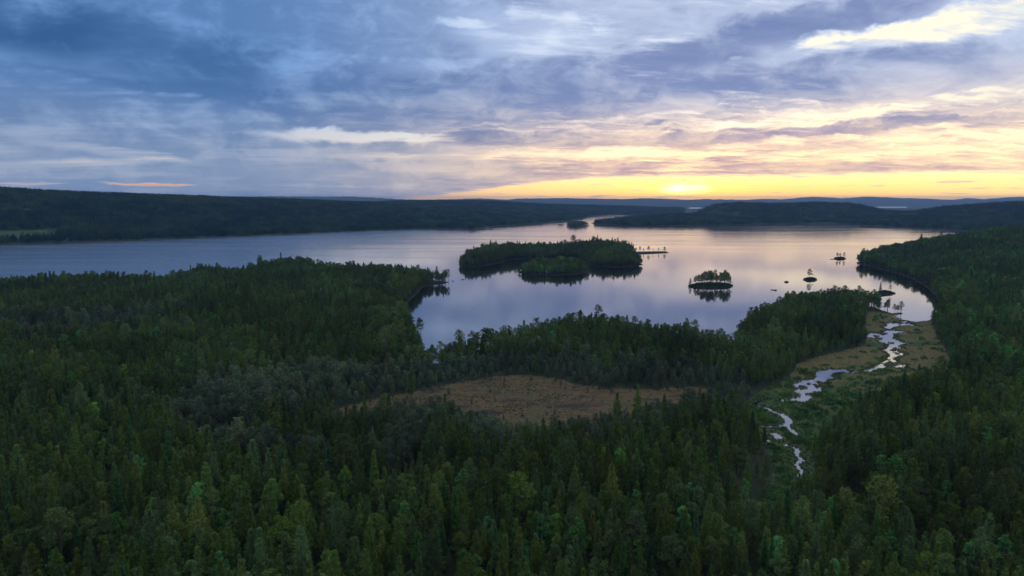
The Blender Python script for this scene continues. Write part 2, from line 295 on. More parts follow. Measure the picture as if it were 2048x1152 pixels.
def lattice(ix, iy, seed):
    h = (ix.astype(np.int64) * 374761393 + iy.astype(np.int64) * 668265263 + seed * 974634323) & 0xFFFFFFFF
    h = ((h ^ (h >> 13)) * 1274126177) & 0xFFFFFFFF
    return ((h ^ (h >> 16)) & 0xFFFF) / 65535.0
def vnoise(x, y, seed=0):
    ix, iy = np.floor(x), np.floor(y); fx, fy = x - ix, y - iy
    fx = fx * fx * (3 - 2 * fx); fy = fy * fy * (3 - 2 * fy)
    a, b = lattice(ix, iy, seed), lattice(ix + 1, iy, seed)
    c, d = lattice(ix, iy + 1, seed), lattice(ix + 1, iy + 1, seed)
    return (a + (b - a) * fx) * (1 - fy) + (c + (d - c) * fx) * fy
def fbm(x, y, seed=0, octaves=3):
    s, a, t = 0, 1.0, 0
    for o in range(octaves):
        s = s + a * vnoise(x * 2 ** o, y * 2 ** o, seed + o * 17); t += a; a *= 0.5
    return s / t - 0.5
def smooth(a, b, x):
    t = np.clip((x - a) / (b - a), 0, 1); return t * t * (3 - 2 * t)
def sdf(x, y, pts):
    """signed distance to a polygon, positive inside"""
    P = np.asarray(pts, float); Q = np.roll(P, -1, 0)
    d2 = np.full(x.shape, 1e18); ins = np.zeros(x.shape, bool)
    for (ax, ay), (bx, by) in zip(P, Q):
        ex, ey = bx - ax, by - ay; wx, wy = x - ax, y - ay
        t = np.clip((wx * ex + wy * ey) / (ex * ex + ey * ey + 1e-9), 0, 1)
        dx, dy = wx - ex * t, wy - ey * t
        np.minimum(d2, dx * dx + dy * dy, out=d2)
        if ay != by:
            ins ^= ((ay > y) != (by > y)) & (wx < ex * wy / (by - ay))
    return np.where(ins, 1, -1) * np.sqrt(d2)
def sdf_box(x, y, pts, pad):
    """sdf only near the polygon, -pad elsewhere"""
    P = np.asarray(pts, float); r = np.full(x.shape, -float(pad))
    k = (x > P[:, 0].min() - pad) & (x < P[:, 0].max() + pad) & (y > P[:, 1].min() - pad) & (y < P[:, 1].max() + pad)
    if k.any(): r[k] = np.maximum(sdf(x[k], y[k], pts), -pad)
    return r
def polyline(x, y, pts):
    """distance to a polyline and its third coordinate at the nearest point"""
    d2 = np.full(x.shape, 1e18); zz = np.zeros(x.shape)
    for (ax, ay, az), (bx, by, bz) in zip(pts[:-1], pts[1:]):
        ex, ey = bx - ax, by - ay; wx, wy = x - ax, y - ay
        t = np.clip((wx * ex + wy * ey) / (ex * ex + ey * ey + 1e-9), 0, 1)
        q = (wx - ex * t) ** 2 + (wy - ey * t) ** 2
        k = q < d2; d2 = np.where(k, q, d2); zz = np.where(k, az + (bz - az) * t, zz)
    return np.sqrt(d2), zz
def creek_water(x, y):
    """positive inside the creek and its pools"""
    w = np.full(x.shape, -30.0)
    for p in LAYOUT['POOLS']: w = np.maximum(w, sdf_box(x, y, p, 12))
    for p in LAYOUT['POOL_ISLES']: w = np.minimum(w, -0.5 - sdf_box(x, y, p, 12))
    w = w + 0.1 + fbm(x / 3.0, y / 5.0, 5) * 2.6
    for p in LAYOUT['CREEKS']:
        P = np.asarray(p); k = (x > P[:, 0].min() - 14) & (x < P[:, 0].max() + 14) & (y > P[:, 1].min() - 14) & (y < P[:, 1].max() + 14)
        if k.any():
            d, r = polyline(x[k], y[k], p)
            w[k] = np.maximum(w[k], r * 0.8 + 0.1 - d + fbm(x[k] / 2.5, y[k] / 2.5, 8) * 0.7)
    return w
def survey(x, y):
    """everything known about points of the mainland"""
    D = np.hypot(x, y)
    near = np.full(x.shape, -900.0); k = (D < 2900); near[k] = sdf(x[k], y[k], LAYOUT['NEAR'])
    near = near + fbm(x / 14, y / 14, 1) * 5.0
    far = np.full(x.shape, -900.0); k = (y > 900); far[k] = sdf(x[k], y[k], LAYOUT['FAR'])
    far = far + fbm(x / 70, y / 70, 2) * 26.0
    for p in LAYOUT['FAR_LAKES']: far = np.minimum(far, -sdf_box(x, y, p, 800) if False else np.where(sdf_box(x, y, p, 800) > -790, -sdf_box(x, y, p, 800), far))
    marsh = sdf_box(x, y, LAYOUT['MARSH'], 60) + fbm(x / 9, y / 9, 3) * 5.0
    bog = np.maximum(sdf_box(x, y, LAYOUT['BOG'], 140) + fbm(x / 11, y / 11, 4) * 8.0, sdf_box(x, y, LAYOUT['BOG_SMALL'], 140) + fbm(x / 9, y / 9, 6) * 6.0)
    creek = np.full(x.shape, -30.0); k = marsh > -15
    if k.any(): creek[k] = creek_water(x[k], y[k])
    # heights
    hn = np.where(near > 0, 0.3 + 2.0 * (1 - np.exp(-near / 45)) + fbm(x / 25, y / 25, 9) * np.clip(near / 30, 0, 1) * 1.6, np.maximum(-4, 0.14 * near - 0.1))
    k = (near > 0) & (x > 150)
    if k.any():
        d, z = polyline(x[k], y[k], LAYOUT['RIDGES'][3][1]); w = LAYOUT['RIDGES'][3][0]
        hn[k] += z * np.exp(-(d / w) ** 2) * smooth(0, 160, near[k])
    flat = np.clip(np.maximum(smooth(-14, 2, marsh), smooth(-10, 4, bog) * 0.9), 0, 1)
    low = np.where(marsh > bog, 0.16 + fbm(x / 2.2, y / 2.2, 10) * 0.16, 0.9 + fbm(x / 2.6, y / 2.6, 12) * 0.75)
    hn = np.where(near > 0, hn * (1 - flat) + np.minimum(low, hn) * flat, hn)
    hn = np.where(creek > -0.9, np.minimum(hn, 0.08 - creek * 0.6), hn)
    hf = np.where(far > 0, 0.6 + 6 * (1 - np.exp(-far / 120)), np.maximum(-6, 0.1 * far - 0.1))
    k = far > 0
    if k.any():
        xs, ys = x[k], y[k]; best = np.zeros(xs.shape)
        for i, (w, line) in enumerate(LAYOUT['RIDGES']):
            if i == 3: continue
            d, z = polyline(xs, ys, line); best = np.maximum(best, z * np.exp(-(d / w) ** 2))
        best = best * (1 + fbm(xs / 420, ys / 420, 13) * 0.10) + np.maximum(0, fbm(xs / 900, ys / 900, 14)) * 26 * smooth(5200, 8000, D[k]) * smooth(0, 900, far[k])
        hf[k] += best * smooth(-60, 520, far[k]) + np.clip(fbm(xs / 45, ys / 45, 15) * 16, -8, 8) * smooth(4200, 6000, D[k]) * smooth(250, 1300, far[k])
    h = np.maximum(hn, hf)
    return dict(h=h, near=near, far=far, marsh=marsh, bog=bog, creek=creek, D=D)

# ------------------------------------------------------------------ helpers for meshes
def link_mesh(name, verts, faces, mats, parent=None, midx=None, smooth_shade=False, link=True):
    """faces: (n,3) or (n,4) integer array"""
    me = bpy.data.meshes.new(name); verts = np.asarray(verts, np.float32); faces = np.asarray(faces, np.int32)
    n, k = faces.shape
    me.vertices.add(len(verts)); me.vertices.foreach_set('co', verts.ravel())
    me.loops.add(n * k); me.loops.foreach_set('vertex_index', faces.ravel())
    me.polygons.add(n); me.polygons.foreach_set('loop_start', np.arange(0, n * k, k, dtype=np.int32))
    if midx is not None: me.polygons.foreach_set('material_index', np.asarray(midx, np.int32))
    me.polygons.foreach_set('use_smooth', np.full(n, smooth_shade))
    for m in mats: me.materials.append(m)
    me.update(calc_edges=True)
    if not link: return me
    o = bpy.data.objects.new(name, me); COL.objects.link(o)
    if parent: o.parent = parent
    return o
def tag(o, label=None, category=None, group=None, kind=None):
    if label: o['label'] = label
    if category: o['category'] = category
    if group: o['group'] = group
    if kind: o['kind'] = kind
    return o

# ------------------------------------------------------------------ materials
def material(name, build):
    m = bpy.data.materials.new(name); m.use_nodes = True; nt = m.node_tree; nt.nodes.clear()
    out = nt.nodes.new('ShaderNodeOutputMaterial'); nt.links.new(build(nt).k, out.inputs[0]); return m
def principled(nt, color, rough=0.9, spec=0.2, ior=1.45, normal=None):
    b = nt.nodes.new('ShaderNodeBsdfPrincipled'); put(nt, b.inputs['Base Color'], color); put(nt, b.inputs['Roughness'], rough)
    b.inputs['Specular IOR Level'].default_value = spec; b.inputs['IOR'].default_value = ior
    if normal is not None: put(nt, b.inputs['Normal'], normal)
    return S(nt, b.outputs[0])
def coords(nt):
    g = nt.nodes.new('ShaderNodeNewGeometry'); return S(nt, g.outputs['Position'])
def bump(h, strength, dist):
    n = h.nt.nodes.new('ShaderNodeBump'); put(h.nt, n.inputs['Height'], h); n.inputs['Strength'].default_value = strength; n.inputs['Distance'].default_value = dist
    return S(h.nt, n.outputs[0])
def foliage(name, a, b, c, light=0.3, patches=False):
    """three leaf colours, varied from tree to tree and within the crown"""
    def build(nt):
        oi = nt.nodes.new('ShaderNodeObjectInfo'); r = S(nt, oi.outputs['Random'])
        p = coords(nt)
        col = mix(step(r, 0.1, 0.65), a, b); col = mix(step(r, 0.72, 1.0), col, c)
        v = noise(p, 0.9, 2.0, 0.6)
        if patches: col = mix(step(noise(p, 0.006, 4.0, 0.6), 0.42, 0.66), col, (0.095, 0.150, 0.050)); col = mix(step(noise(p, 0.011, 2.0), 0.55, 0.68), col, (0.035, 0.075, 0.04))
        hsv = nt.nodes.new('ShaderNodeHueSaturation'); put(nt, hsv.inputs['Color'], col)
        put(nt, hsv.inputs['Value'], step(v, 0.25, 0.75, 0.62, 1.38) * step(noise(p, 0.02, 2.0, 0.6), 0.36, 0.64, 0.72, 1.22) * step(r._m('FRACT') * 7.13 - (r * 7.13)._m('FLOOR'), 0.0, 1.0, 0.8, 1.25))
        d = nt.nodes.new('ShaderNodeBsdfDiffuse'); nt.links.new(hsv.outputs[0], d.inputs[0])
        t = nt.nodes.new('ShaderNodeBsdfTranslucent'); nt.links.new(hsv.outputs[0], t.inputs[0])
        mx = nt.nodes.new('ShaderNodeMixShader'); mx.inputs[0].default_value = light
        nt.links.new(d.outputs[0], mx.inputs[1]); nt.links.new(t.outputs[0], mx.inputs[2]); return S(nt, mx.outputs[0])
    return material(name, build)
M = {}
M['pine'] = foliage('pine_needles', (0.145, 0.208, 0.036), (0.135, 0.190, 0.064), (0.190, 0.212, 0.042))
M['bogpine'] = foliage('bog_pine_needles', (0.150, 0.195, 0.085), (0.140, 0.180, 0.100), (0.200, 0.200, 0.090))
M['spruce'] = foliage('spruce_needles', (0.085, 0.185, 0.040), (0.085, 0.165, 0.062), (0.150, 0.215, 0.036))
M['birch'] = foliage('birch_leaves', (0.150, 0.330, 0.060), (0.140, 0.310, 0.100), (0.220, 0.340, 0.050), 0.4)
M['farwood'] = foliage('far_woodland', (0.045, 0.098, 0.048), (0.052, 0.102, 0.044), (0.085, 0.130, 0.040), patches=True)
M['bark'] = material('pine_bark', lambda nt: principled(nt, mix(noise(coords(nt), 2.0), (0.10, 0.075, 0.06), (0.19, 0.13, 0.09))))
M['birchbark'] = material('birch_bark', lambda nt: principled(nt, mix(step(noise(coords(nt), 5.0), 0.5, 0.65), (0.55, 0.54, 0.50), (0.08, 0.07, 0.06))))
M['deadwood'] = material('weathered_wood', lambda nt: principled(nt, mix(noise(coords(nt), 3.0), (0.30, 0.28, 0.27), (0.48, 0.45, 0.44))))
M['rock'] = material('granite', lambda nt: principled(nt, mix(noise(coords(nt), 1.3, 5.0), (0.06, 0.06, 0.06), (0.17, 0.165, 0.16)), 0.8))
def floor_mat(nt):
    p = coords(nt)
    c = mix(step(noise(p, 0.12, 4.0), 0.35, 0.7), (0.028, 0.042, 0.018), (0.060, 0.052, 0.026))
    return principled(nt, mix(step(noise(p, 0.9, 3.0), 0.35, 0.75), c, (0.040, 0.048, 0.022)), normal=bump(noise(p, 0.7, 4.0), 0.8, 0.6))
M['floor'] = material('forest_floor', floor_mat)
def bog_mat(nt):
    p = coords(nt)
    st = fit(p, (0, 0), (9.0, 3.5))
    c = mix(step(noise(st, 1.0, 5.0, 0.6), 0.35, 0.65), (0.142, 0.085, 0.032), (0.200, 0.126, 0.052))
    c = mix(step(noise(p, 0.05, 4.0, 0.6), 0.46, 0.66), c, (0.142, 0.112, 0.036)); c = mix(step(noise(fit(p, (40, 9), (22.0, 9.0)), 1.0, 3.0), 0.56, 0.66), c, (0.085, 0.060, 0.040))
    c = mix(step(noise(p, 0.55, 5.0, 0.65), 0.50, 0.66), c, (0.062, 0.046, 0.026))
    return principled(nt, c, normal=bump(noise(p, 1.1, 5.0), 1.0, 0.5))
M['bog'] = material('bog_sedge_and_moss', bog_mat)
def marsh_mat(nt):
    p = coords(nt)
    dry = step(separate(p)[1], 250.0, 380.0, -0.12, 0.08)
    c = mix(step(noise(p, 0.055, 4.0, 0.6) + dry, 0.40, 0.62), (0.070, 0.120, 0.030), (0.200, 0.150, 0.050))
    c = mix(step(noise(p, 0.5, 4.0, 0.6), 0.50, 0.72), c, (0.050, 0.066, 0.022))
    return principled(nt, c, normal=bump(noise(p, 1.4, 5.0), 1.0, 0.5))
M['marsh'] = material('marsh_sedge', marsh_mat)
M['meadow'] = material('meadow_grass', lambda nt: principled(nt, mix(noise(coords(nt), 0.02, 4.0), (0.065, 0.110, 0.030), (0.095, 0.115, 0.038))))
def hill_mat(nt):
    p = coords(nt)
    c = mix(step(noise(p, 0.004, 5.0, 0.6), 0.35, 0.7), (0.040, 0.085, 0.040), (0.080, 0.110, 0.045))
    return principled(nt, mix(step(noise(p, 0.035, 4.0, 0.65), 0.4, 0.7), c, (0.030, 0.058, 0.032)), normal=bump(noise(p, 0.06, 5.0, 0.6), 1.0, 9.0))
M['hill'] = material('wooded_hillside', hill_mat)
def heath_mat(nt):
    p = coords(nt); return principled(nt, mix(step(noise(p, 0.5, 4.0), 0.4, 0.65), (0.018, 0.026, 0.011), (0.045, 0.040, 0.026)), normal=bump(noise(p, 1.2, 4.0), 1.0, 0.5))
M['heath'] = material('island_heath', heath_mat)
def water_mat(nt):
    p = coords(nt)
    band = noise(fit(p, (0, 0), (520.0, 70.0)), 1.0, 4.0, 0.55, 0.6)
    px, py, pz = separate(p)
    open_water = step(py + (band - 0.5) * 700.0, 850.0, 1700.0)              # a light breeze beyond the islands, calm in their lee
    open_water = open_water._m('MAXIMUM', step(px, -120.0, -480.0))
    r = (step(band, 0.36, 0.66, 0.02, 0.085) + step(px, 50.0, -600.0, 0.0, 0.16)) * open_water + 0.05 + step(py, 5500.0, 6500.0, 0.0, 0.20)   # the small lakes far off lie in the wind
    h = noise(fit(p, (0, 0), (1.6, 0.9)), 1.0, 2.0, 0.5) + noise(fit(p, (3, 5), (11.0, 6.0)), 1.0, 2.0, 0.5) * 2.0
    w = principled(nt, (0.70, 0.66, 0.67), r, 0.5, 1.5, bump(h, 0.10, 0.06)); w.k.node.inputs['Metallic'].default_value = 1.0
    d = principled(nt, (0.008, 0.011, 0.016), r, 0.5, 1.4, bump(h, 0.10, 0.06))
    mx = nt.nodes.new('ShaderNodeMixShader'); mx.inputs[0].default_value = 0.4; nt.links.new(d.k, mx.inputs[1]); nt.links.new(w.k, mx.inputs[2]); return S(nt, mx.outputs[0])
M['water'] = material('lake_water', water_mat)

# ------------------------------------------------------------------ ground: one sheet from under the camera to the horizon
fine = np.radians(np.arange(-46, 46.01, 0.1))
side = np.radians(np.concatenate([np.arange(46.5, 60, 0.5), np.arange(60, 301, 4), np.arange(300.5, 314, 0.5)]))
azs = np.concatenate([fine, side]); NA = len(azs)
rows = [2.0, 20.0, 50.0, 85.0]
while rows[-1] < 20000: rows.append(rows[-1] * (1.03 if rows[-1] < 130 else 1.006 if rows[-1] < 1300 else 1.011))
rows = np.array(rows); NR = len(rows)
A, R = np.meshgrid(azs, rows)
GX, GY = (R * np.sin(A)).ravel(), (R * np.cos(A)).ravel()
SV = survey(GX, GY)
GV = np.stack([GX, GY, SV['h']], 1)
i, j = np.meshgrid(np.arange(NR - 1), np.arange(NA), indexing='ij'); j2 = (j + 1) % NA
quads = np.stack([i * NA + j, i * NA + j2, (i + 1) * NA + j2, (i + 1) * NA + j], -1).reshape(-1, 4)[:, ::-1]
hq = SV['h'][quads].max(1)
quads = quads[hq > -2.2]
def meadow_field(x, y):
    m = np.full(x.shape, -200.0)
    for p in LAYOUT.get('MEADOWS', []): m = np.maximum(m, sdf_box(x, y, p, 100) + fbm(x / 30, y / 30, 21) * 14)
    return m
cx, cy_ = GX[quads].mean(1), GY[quads].mean(1)
meadow_c = meadow_field(cx, cy_)
marsh_c, bog_c, far_c = SV['marsh'][quads].mean(1), SV['bog'][quads].mean(1), SV['far'][quads].max(1)
kind = np.zeros(len(quads), int)
kind[far_c > -100] = 3
kind[(marsh_c > 0) & (marsh_c > bog_c)] = 1
kind[(bog_c > 0) & (bog_c >= marsh_c)] = 2
kind[meadow_c > 0] = 4
for k, (nm, mt, lb) in enumerate([('ground', 'floor', 'mossy forest floor under the pines'), ('marsh', 'marsh', 'yellow green sedge marsh along the creek'),
        ('bog', 'bog', 'open brown bog in the middle of the forest'), ('hills', 'hill', 'wooded hills beyond the lake'), ('meadow', 'meadow', 'pale green meadow on the far shore')]):
    q = quads[kind == k]
    if not len(q): continue
    used, inv = np.unique(q, return_inverse=True)
    tag(link_mesh(nm, GV[used], inv.reshape(-1, 4), [M[mt]], smooth_shade=True), lb, kind='structure')

# ------------------------------------------------------------------ water
def water_sheet(name, rects, label):
    v, f = [], []
    for (x0, y0, x1, y1) in rects:
        b = len(v); v += [(x0, y0, 0), (x1, y0, 0), (x1, y1, 0), (x0, y1, 0)]; f.append((b, b + 1, b + 2, b + 3))
    return tag(link_mesh(name, v, f, [M['water']]), label, kind='structure')
CR = (60.0, 180.0, 330.0, 500.0)
water_sheet('lake', [(-20000, 100, 20000, CR[1]), (-20000, CR[1], CR[0], CR[3]), (CR[2], CR[1], 20000, CR[3]), (-20000, CR[3], 20000, 20000)], 'calm lake mirroring the evening sky')
water_sheet('creek', [CR], 'winding creek with pools crossing the marsh')

# ------------------------------------------------------------------ islands
def height_at(x, y):
    return float(survey(np.array([float(x)]), np.array([float(y)]))['h'][0])
ISLANDS = {}
def island(name, key, label, res, top, edge, wob):
    P = np.asarray(LAYOUT[key]); x0, y0 = P.min(0) - 8; x1, y1 = P.max(0) + 8
    xs, ys = np.arange(x0, x1 + res, res), np.arange(y0, y1 + res, res); X, Y = np.meshgrid(xs, ys); X, Y = X.ravel(), Y.ravel()
    def h(x, y):
        s = sdf(x, y, LAYOUT[key]) + fbm(x / (wob * 3), y / (wob * 3), 31) * wob
        return np.where(s > 0, 0.10 + top * (1 - np.exp(-s / edge)) + fbm(x / 3, y / 3, 33) * 0.35 * np.clip(s / 2, 0, 1), np.maximum(-3, 0.25 * s - 0.05)), s
    Z, s = h(X, Y); nx, ny = len(xs), len(ys)
    i, j = np.meshgrid(np.arange(ny - 1), np.arange(nx - 1), indexing='ij'); b = (i * nx + j).ravel()
    q = np.stack([b, b + 1, b + nx + 1, b + nx], 1); q = q[Z[q].max(1) > -0.8]
    used, inv = np.unique(q, return_inverse=True)
    o = link_mesh(name, np.stack([X, Y, Z], 1)[used], inv.reshape(-1, 4), [M['heath']], smooth_shade=True)
    tag(o, label, kind='structure'); ISLANDS[key] = h
island('island', 'ISLAND_BIG', 'large wooded island in the middle of the lake with a thin spit', 1.6, 3.0, 18.0, 1.6)
island('island', 'ISLAND_FRONT', 'lower wooded island just in front of the large island', 1.6, 1.5, 10.0, 3.0)
island('islet', 'ISLET_PINES', 'flat dark islet topped with a row of pines', 0.7, 1.3, 2.4, 1.6)
island('islet', 'ISLET_LONE', 'small round islet with a single spreading pine', 0.5, 1.5, 1.8, 0.6)
island('islet', 'ISLET_RIGHT', 'small islet with three trees off the wooded right shore', 0.6, 1.6, 2.0, 0.8)
island('islet', 'ISLET_NEAR', 'low islet with two pines beside the peninsula tip', 0.5, 1.3, 2.0, 0.8)
island('islet', 'ISLET_FAR_A', 'tiny far islet with trees left of the channel mouth', 1.5, 1.5, 4.0, 2.0)
island('islet', 'ISLET_FAR_B', 'far wooded islet in the channel mouth', 2.0, 2.0, 8.0, 3.0)

# ------------------------------------------------------------------ tree models
class Build:
    def __init__(s): s.v, s.f, s.m, s.n = [], [], [], 0
    def add(s, v, f, m):
        v = np.asarray(v, float); f = np.asarray(f, int)
        s.v.append(v); s.f.append(f + s.n); s.m.append(np.full(len(f), m)); s.n += len(v)
    def tube(s, pts, rad, sides=5, m=0):
        pts = np.asarray(pts, float); rad = np.asarray(rad, float); n = len(pts)
        t = np.gradient(pts, axis=0); t /= np.linalg.norm(t, axis=1)[:, None] + 1e-9
        u = np.cross(t, np.where(np.abs(t[:, 2:3]) > 0.9, [[1.0, 0, 0]], [[0, 0, 1.0]])); u /= np.linalg.norm(u, axis=1)[:, None] + 1e-9
        w = np.cross(t, u); a = np.arange(sides) * 2 * np.pi / sides
        ring = pts[:, None] + rad[:, None, None] * (np.cos(a)[None, :, None] * u[:, None] + np.sin(a)[None, :, None] * w[:, None])
        i, j = np.meshgrid(np.arange(n - 1), np.arange(sides), indexing='ij'); k = (j + 1) % sides
        a0, a1, b0, b1 = i * sides + j, i * sides + k, (i + 1) * sides + j, (i + 1) * sides + k
        s.add(ring.reshape(-1, 3), np.concatenate([np.stack([a0, a1, b1], -1).reshape(-1, 3), np.stack([a0, b1, b0], -1).reshape(-1, 3)]), m)
    def leaves(s, c, d, ln, wd, m=1):
        """pointed leaf or needle tufts: centres, directions, lengths, widths"""
        n = len(c); d = d / (np.linalg.norm(d, axis=1)[:, None] + 1e-9)
        r = RNG.normal(size=(n, 3)); w = np.cross(d, r); w /= np.linalg.norm(w, axis=1)[:, None] + 1e-9
        ln = np.broadcast_to(ln, n)[:, None]; wd = np.broadcast_to(wd, n)[:, None]
        v = np.stack([c - d * ln * 0.35 - w * wd * 0.5, c - d * ln * 0.35 + w * wd * 0.5, c + d * ln * 0.65], 1)
        s.add(v.reshape(-1, 3), np.arange(3 * n).reshape(-1, 3), m)
    def data(s): return np.concatenate(s.v), np.concatenate(s.f), np.concatenate(s.m)

def trunk_line(h, lean, n=6):
    z = np.linspace(-0.4, h, n); b = RNG.normal(0, lean, (n, 2)).cumsum(0) * 0.25; b -= b[0]
    return np.stack([b[:, 0], b[:, 1], z], 1)
def along(line, z): return np.stack([np.interp(z, line[:, 2], line[:, 0]), np.interp(z, line[:, 2], line[:, 1]), z], -1)

def pine(h=14.0, cb=0.28, rmax=2.3, droop=0.35, dens=1.0, tuft=0.50, power=0.75):
    """pine of closed forest: whorled crown, rounded cone"""
    b = Build(); line = trunk_line(h, 0.25); b.tube(line, np.interp(line[:, 2], [0, h], [0.17, 0.02]), 6)
    z = cb * h; C, Dr = [], []
    while z < h - 0.15:
        t = (z - cb * h) / (h - cb * h)
        L0 = rmax * (1 - t) ** power * min(1, 0.6 + 2.6 * t) + 0.12
        n = int(RNG.integers(4, 7))
        for q in range(n):
            a = q * 2 * np.pi / n + RNG.uniform(-0.5, 0.5); L = L0 * RNG.uniform(0.6, 1.2)
            up = np.interp(t, [0, 0.5, 1], [-0.05, droop, 1.1]) + RNG.normal(0, 0.12)
            k = max(2, int(L * 3.6 * dens)); sv = np.sqrt(RNG.uniform(0.08, 1, k))
            rad = sv * L; p = along(line, np.array([z]))[0]
            c = np.stack([p[0] + np.cos(a) * rad, p[1] + np.sin(a) * rad, z + rad * up * 0.6 + 0.12 * rad ** 2 * up], 1)
            c = np.repeat(c, 4, 0) + RNG.normal(0, 0.17, (4 * k, 3))
            d = np.array([np.cos(a), np.sin(a), 0.7]) + RNG.normal(0, 0.6, (4 * k, 3))
            C.append(c); Dr.append(d)
            if t < 0.5 and RNG.random() < 0.5:
                b.tube([p, p + np.array([np.cos(a) * L * 0.7, np.sin(a) * L * 0.7, L * up * 0.5])], [0.045, 0.015], 3, 2)
        z += 0.42 * (1 - 0.35 * t)
    C, Dr = np.concatenate(C), np.concatenate(Dr)
    b.leaves(C, Dr, RNG.uniform(0.7, 1.3, len(C)) * tuft, RNG.uniform(0.7, 1.3, len(C)) * tuft * 0.42)
    return b.data()
def old_pine(h=13.0, base=0.48, spread=2.6, clumps=13, leaf=0.42):
    """shore pine: bare bole, flat clumped crown open enough to see through"""
    b = Build(); line = trunk_line(h, 0.35); b.tube(line, np.interp(line[:, 2], [0, h], [0.20, 0.04]), 6)
    C, Dr = [], []
    for q in range(clumps):
        t = (q + RNG.uniform(0, 0.9)) / clumps; z = h * (base + (0.98 - base) * t); a = q * 2.4 + RNG.uniform(-0.6, 0.6)
        L = spread * (1 - 0.75 * t ** 2) * RNG.uniform(0.45, 1.05); rise = RNG.uniform(0.0, 0.6)
        p = along(line, np.array([z]))[0]; e = p + np.array([np.cos(a) * L, np.sin(a) * L, L * rise])
        b.tube([p, (p + e) / 2 + [0, 0, 0.1], e], [0.07, 0.045, 0.02], 3, 2)
        rr = RNG.uniform(0.65, 1.15) * (1.0 if t < 0.8 else 0.8); k = int(95 * rr)
        u = RNG.normal(size=(k, 3)); u /= np.linalg.norm(u, axis=1)[:, None]; u *= RNG.uniform(0.35, 1, (k, 1)) ** 0.5
        C.append(e + u * [rr * 1.1, rr * 1.1, rr * 0.75]); Dr.append(u + [0, 0, 0.6] + RNG.normal(0, 0.4, (k, 3)))
    C, Dr = np.concatenate(C), np.concatenate(Dr)
    b.leaves(C, Dr, RNG.uniform(0.7, 1.3, len(C)) * leaf, RNG.uniform(0.7, 1.3, len(C)) * leaf * 0.5)
    return b.data()
def spruce(h=14.0, rmax=1.9):
    b = Build(); line = trunk_line(h, 0.08); b.tube(line, np.interp(line[:, 2], [0, h], [0.17, 0.015]), 6)
    z = h * 0.08; C, Dr = [], []
    while z < h:
        t = z / h; L0 = rmax * (1 - t) ** 0.85 + 0.06; n = 7
        for q in range(n):
            a = q * 2 * np.pi / n + RNG.uniform(-0.4, 0.4); L = L0 * RNG.uniform(0.72, 1.1); k = max(2, int(L * 5))
            rad = np.sqrt(RNG.uniform(0.1, 1, k)) * L
            c = np.stack([np.cos(a) * rad, np.sin(a) * rad, z - 0.35 * rad + 0.10 * rad ** 2 * (1 - t)], 1)
            c = np.repeat(c, 3, 0) + RNG.normal(0, 0.10, (3 * k, 3)); C.append(c)
            Dr.append(np.array([np.cos(a), np.sin(a), -0.35]) + RNG.normal(0, 0.45, (3 * k, 3)))
        z += 0.40 * (1 - 0.4 * t)
    C, Dr = np.concatenate(C), np.concatenate(Dr)
    C[:, :2] += along(line, C[:, 2].clip(0, h))[:, :2]
    b.leaves(C, Dr, RNG.uniform(0.7, 1.3, len(C)) * 0.46, RNG.uniform(0.7, 1.3, len(C)) * 0.20)
    return b.data()
def birch(h=12.0, r=2.3, clumps=34):
    b = Build(); line = trunk_line(h, 0.3); b.tube(line, np.interp(line[:, 2], [0, h], [0.13, 0.02]), 6)
    C, Dr = [], []
    for q in range(clumps):
        t = RNG.uniform(0.0, 1.0); z = h * (0.30 + 0.68 * t); a = RNG.uniform(0, 2 * np.pi)
        L = r * np.sin(np.pi * (0.16 + 0.80 * t)) * RNG.uniform(0.35, 1.0)
        p = along(line, np.array([max(0.2, z - L * 0.6)]))[0]; e = along(line, np.array([z]))[0] + np.array([np.cos(a) * L, np.sin(a) * L, 0])
        if q % 2: b.tube([p, e], [0.035, 0.01], 3, 2)
        rr = RNG.uniform(0.5, 0.9); k = int(75 * rr)
        u = RNG.normal(size=(k, 3)); u /= np.linalg.norm(u, axis=1)[:, None]; u *= RNG.uniform(0.2, 1, (k, 1)) ** 0.5
        C.append(e + u * [rr, rr, rr * 0.85]); Dr.append(u + [0, 0, -0.5] + RNG.normal(0, 0.5, (k, 3)))
    C, Dr = np.concatenate(C), np.concatenate(Dr)
    b.leaves(C, Dr, RNG.uniform(0.7, 1.3, len(C)) * 0.40, RNG.uniform(0.7, 1.3, len(C)) * 0.30)
    return b.data()
def snag(h=9.0, branches=14, thick=0.16):
    b = Build(); line = trunk_line(h, 0.2); b.tube(line, np.interp(line[:, 2], [0, h], [thick, 0.03]), 6)
    for q in range(branches):
        z = h * RNG.uniform(0.35, 0.97); a = RNG.uniform(0, 6.28); L = RNG.uniform(0.5, 1.9) * (1.15 - z / h)
        p = along(line, np.array([z]))[0]; e = p + np.array([np.cos(a) * L, np.sin(a) * L, L * RNG.uniform(-0.2, 0.5)])
        b.tube([p, (p + e) / 2 + RNG.normal(0, 0.08, 3), e], [0.055, 0.04, 0.015], 3, 2)
    return b.data()
def shrub(r=0.7):
    b = Build(); k = 90; u = RNG.normal(size=(k, 3)); u /= np.linalg.norm(u, axis=1)[:, None]; u[:, 2] = np.abs(u[:, 2])
    u *= RNG.uniform(0.3, 1, (k, 1)) ** 0.5
    b.leaves(u * [r, r, r * 0.9] + [0, 0, 0.05], u + [0, 0, 0.8], RNG.uniform(0.25, 0.45, k), RNG.uniform(0.10, 0.2, k))
    return b.data()
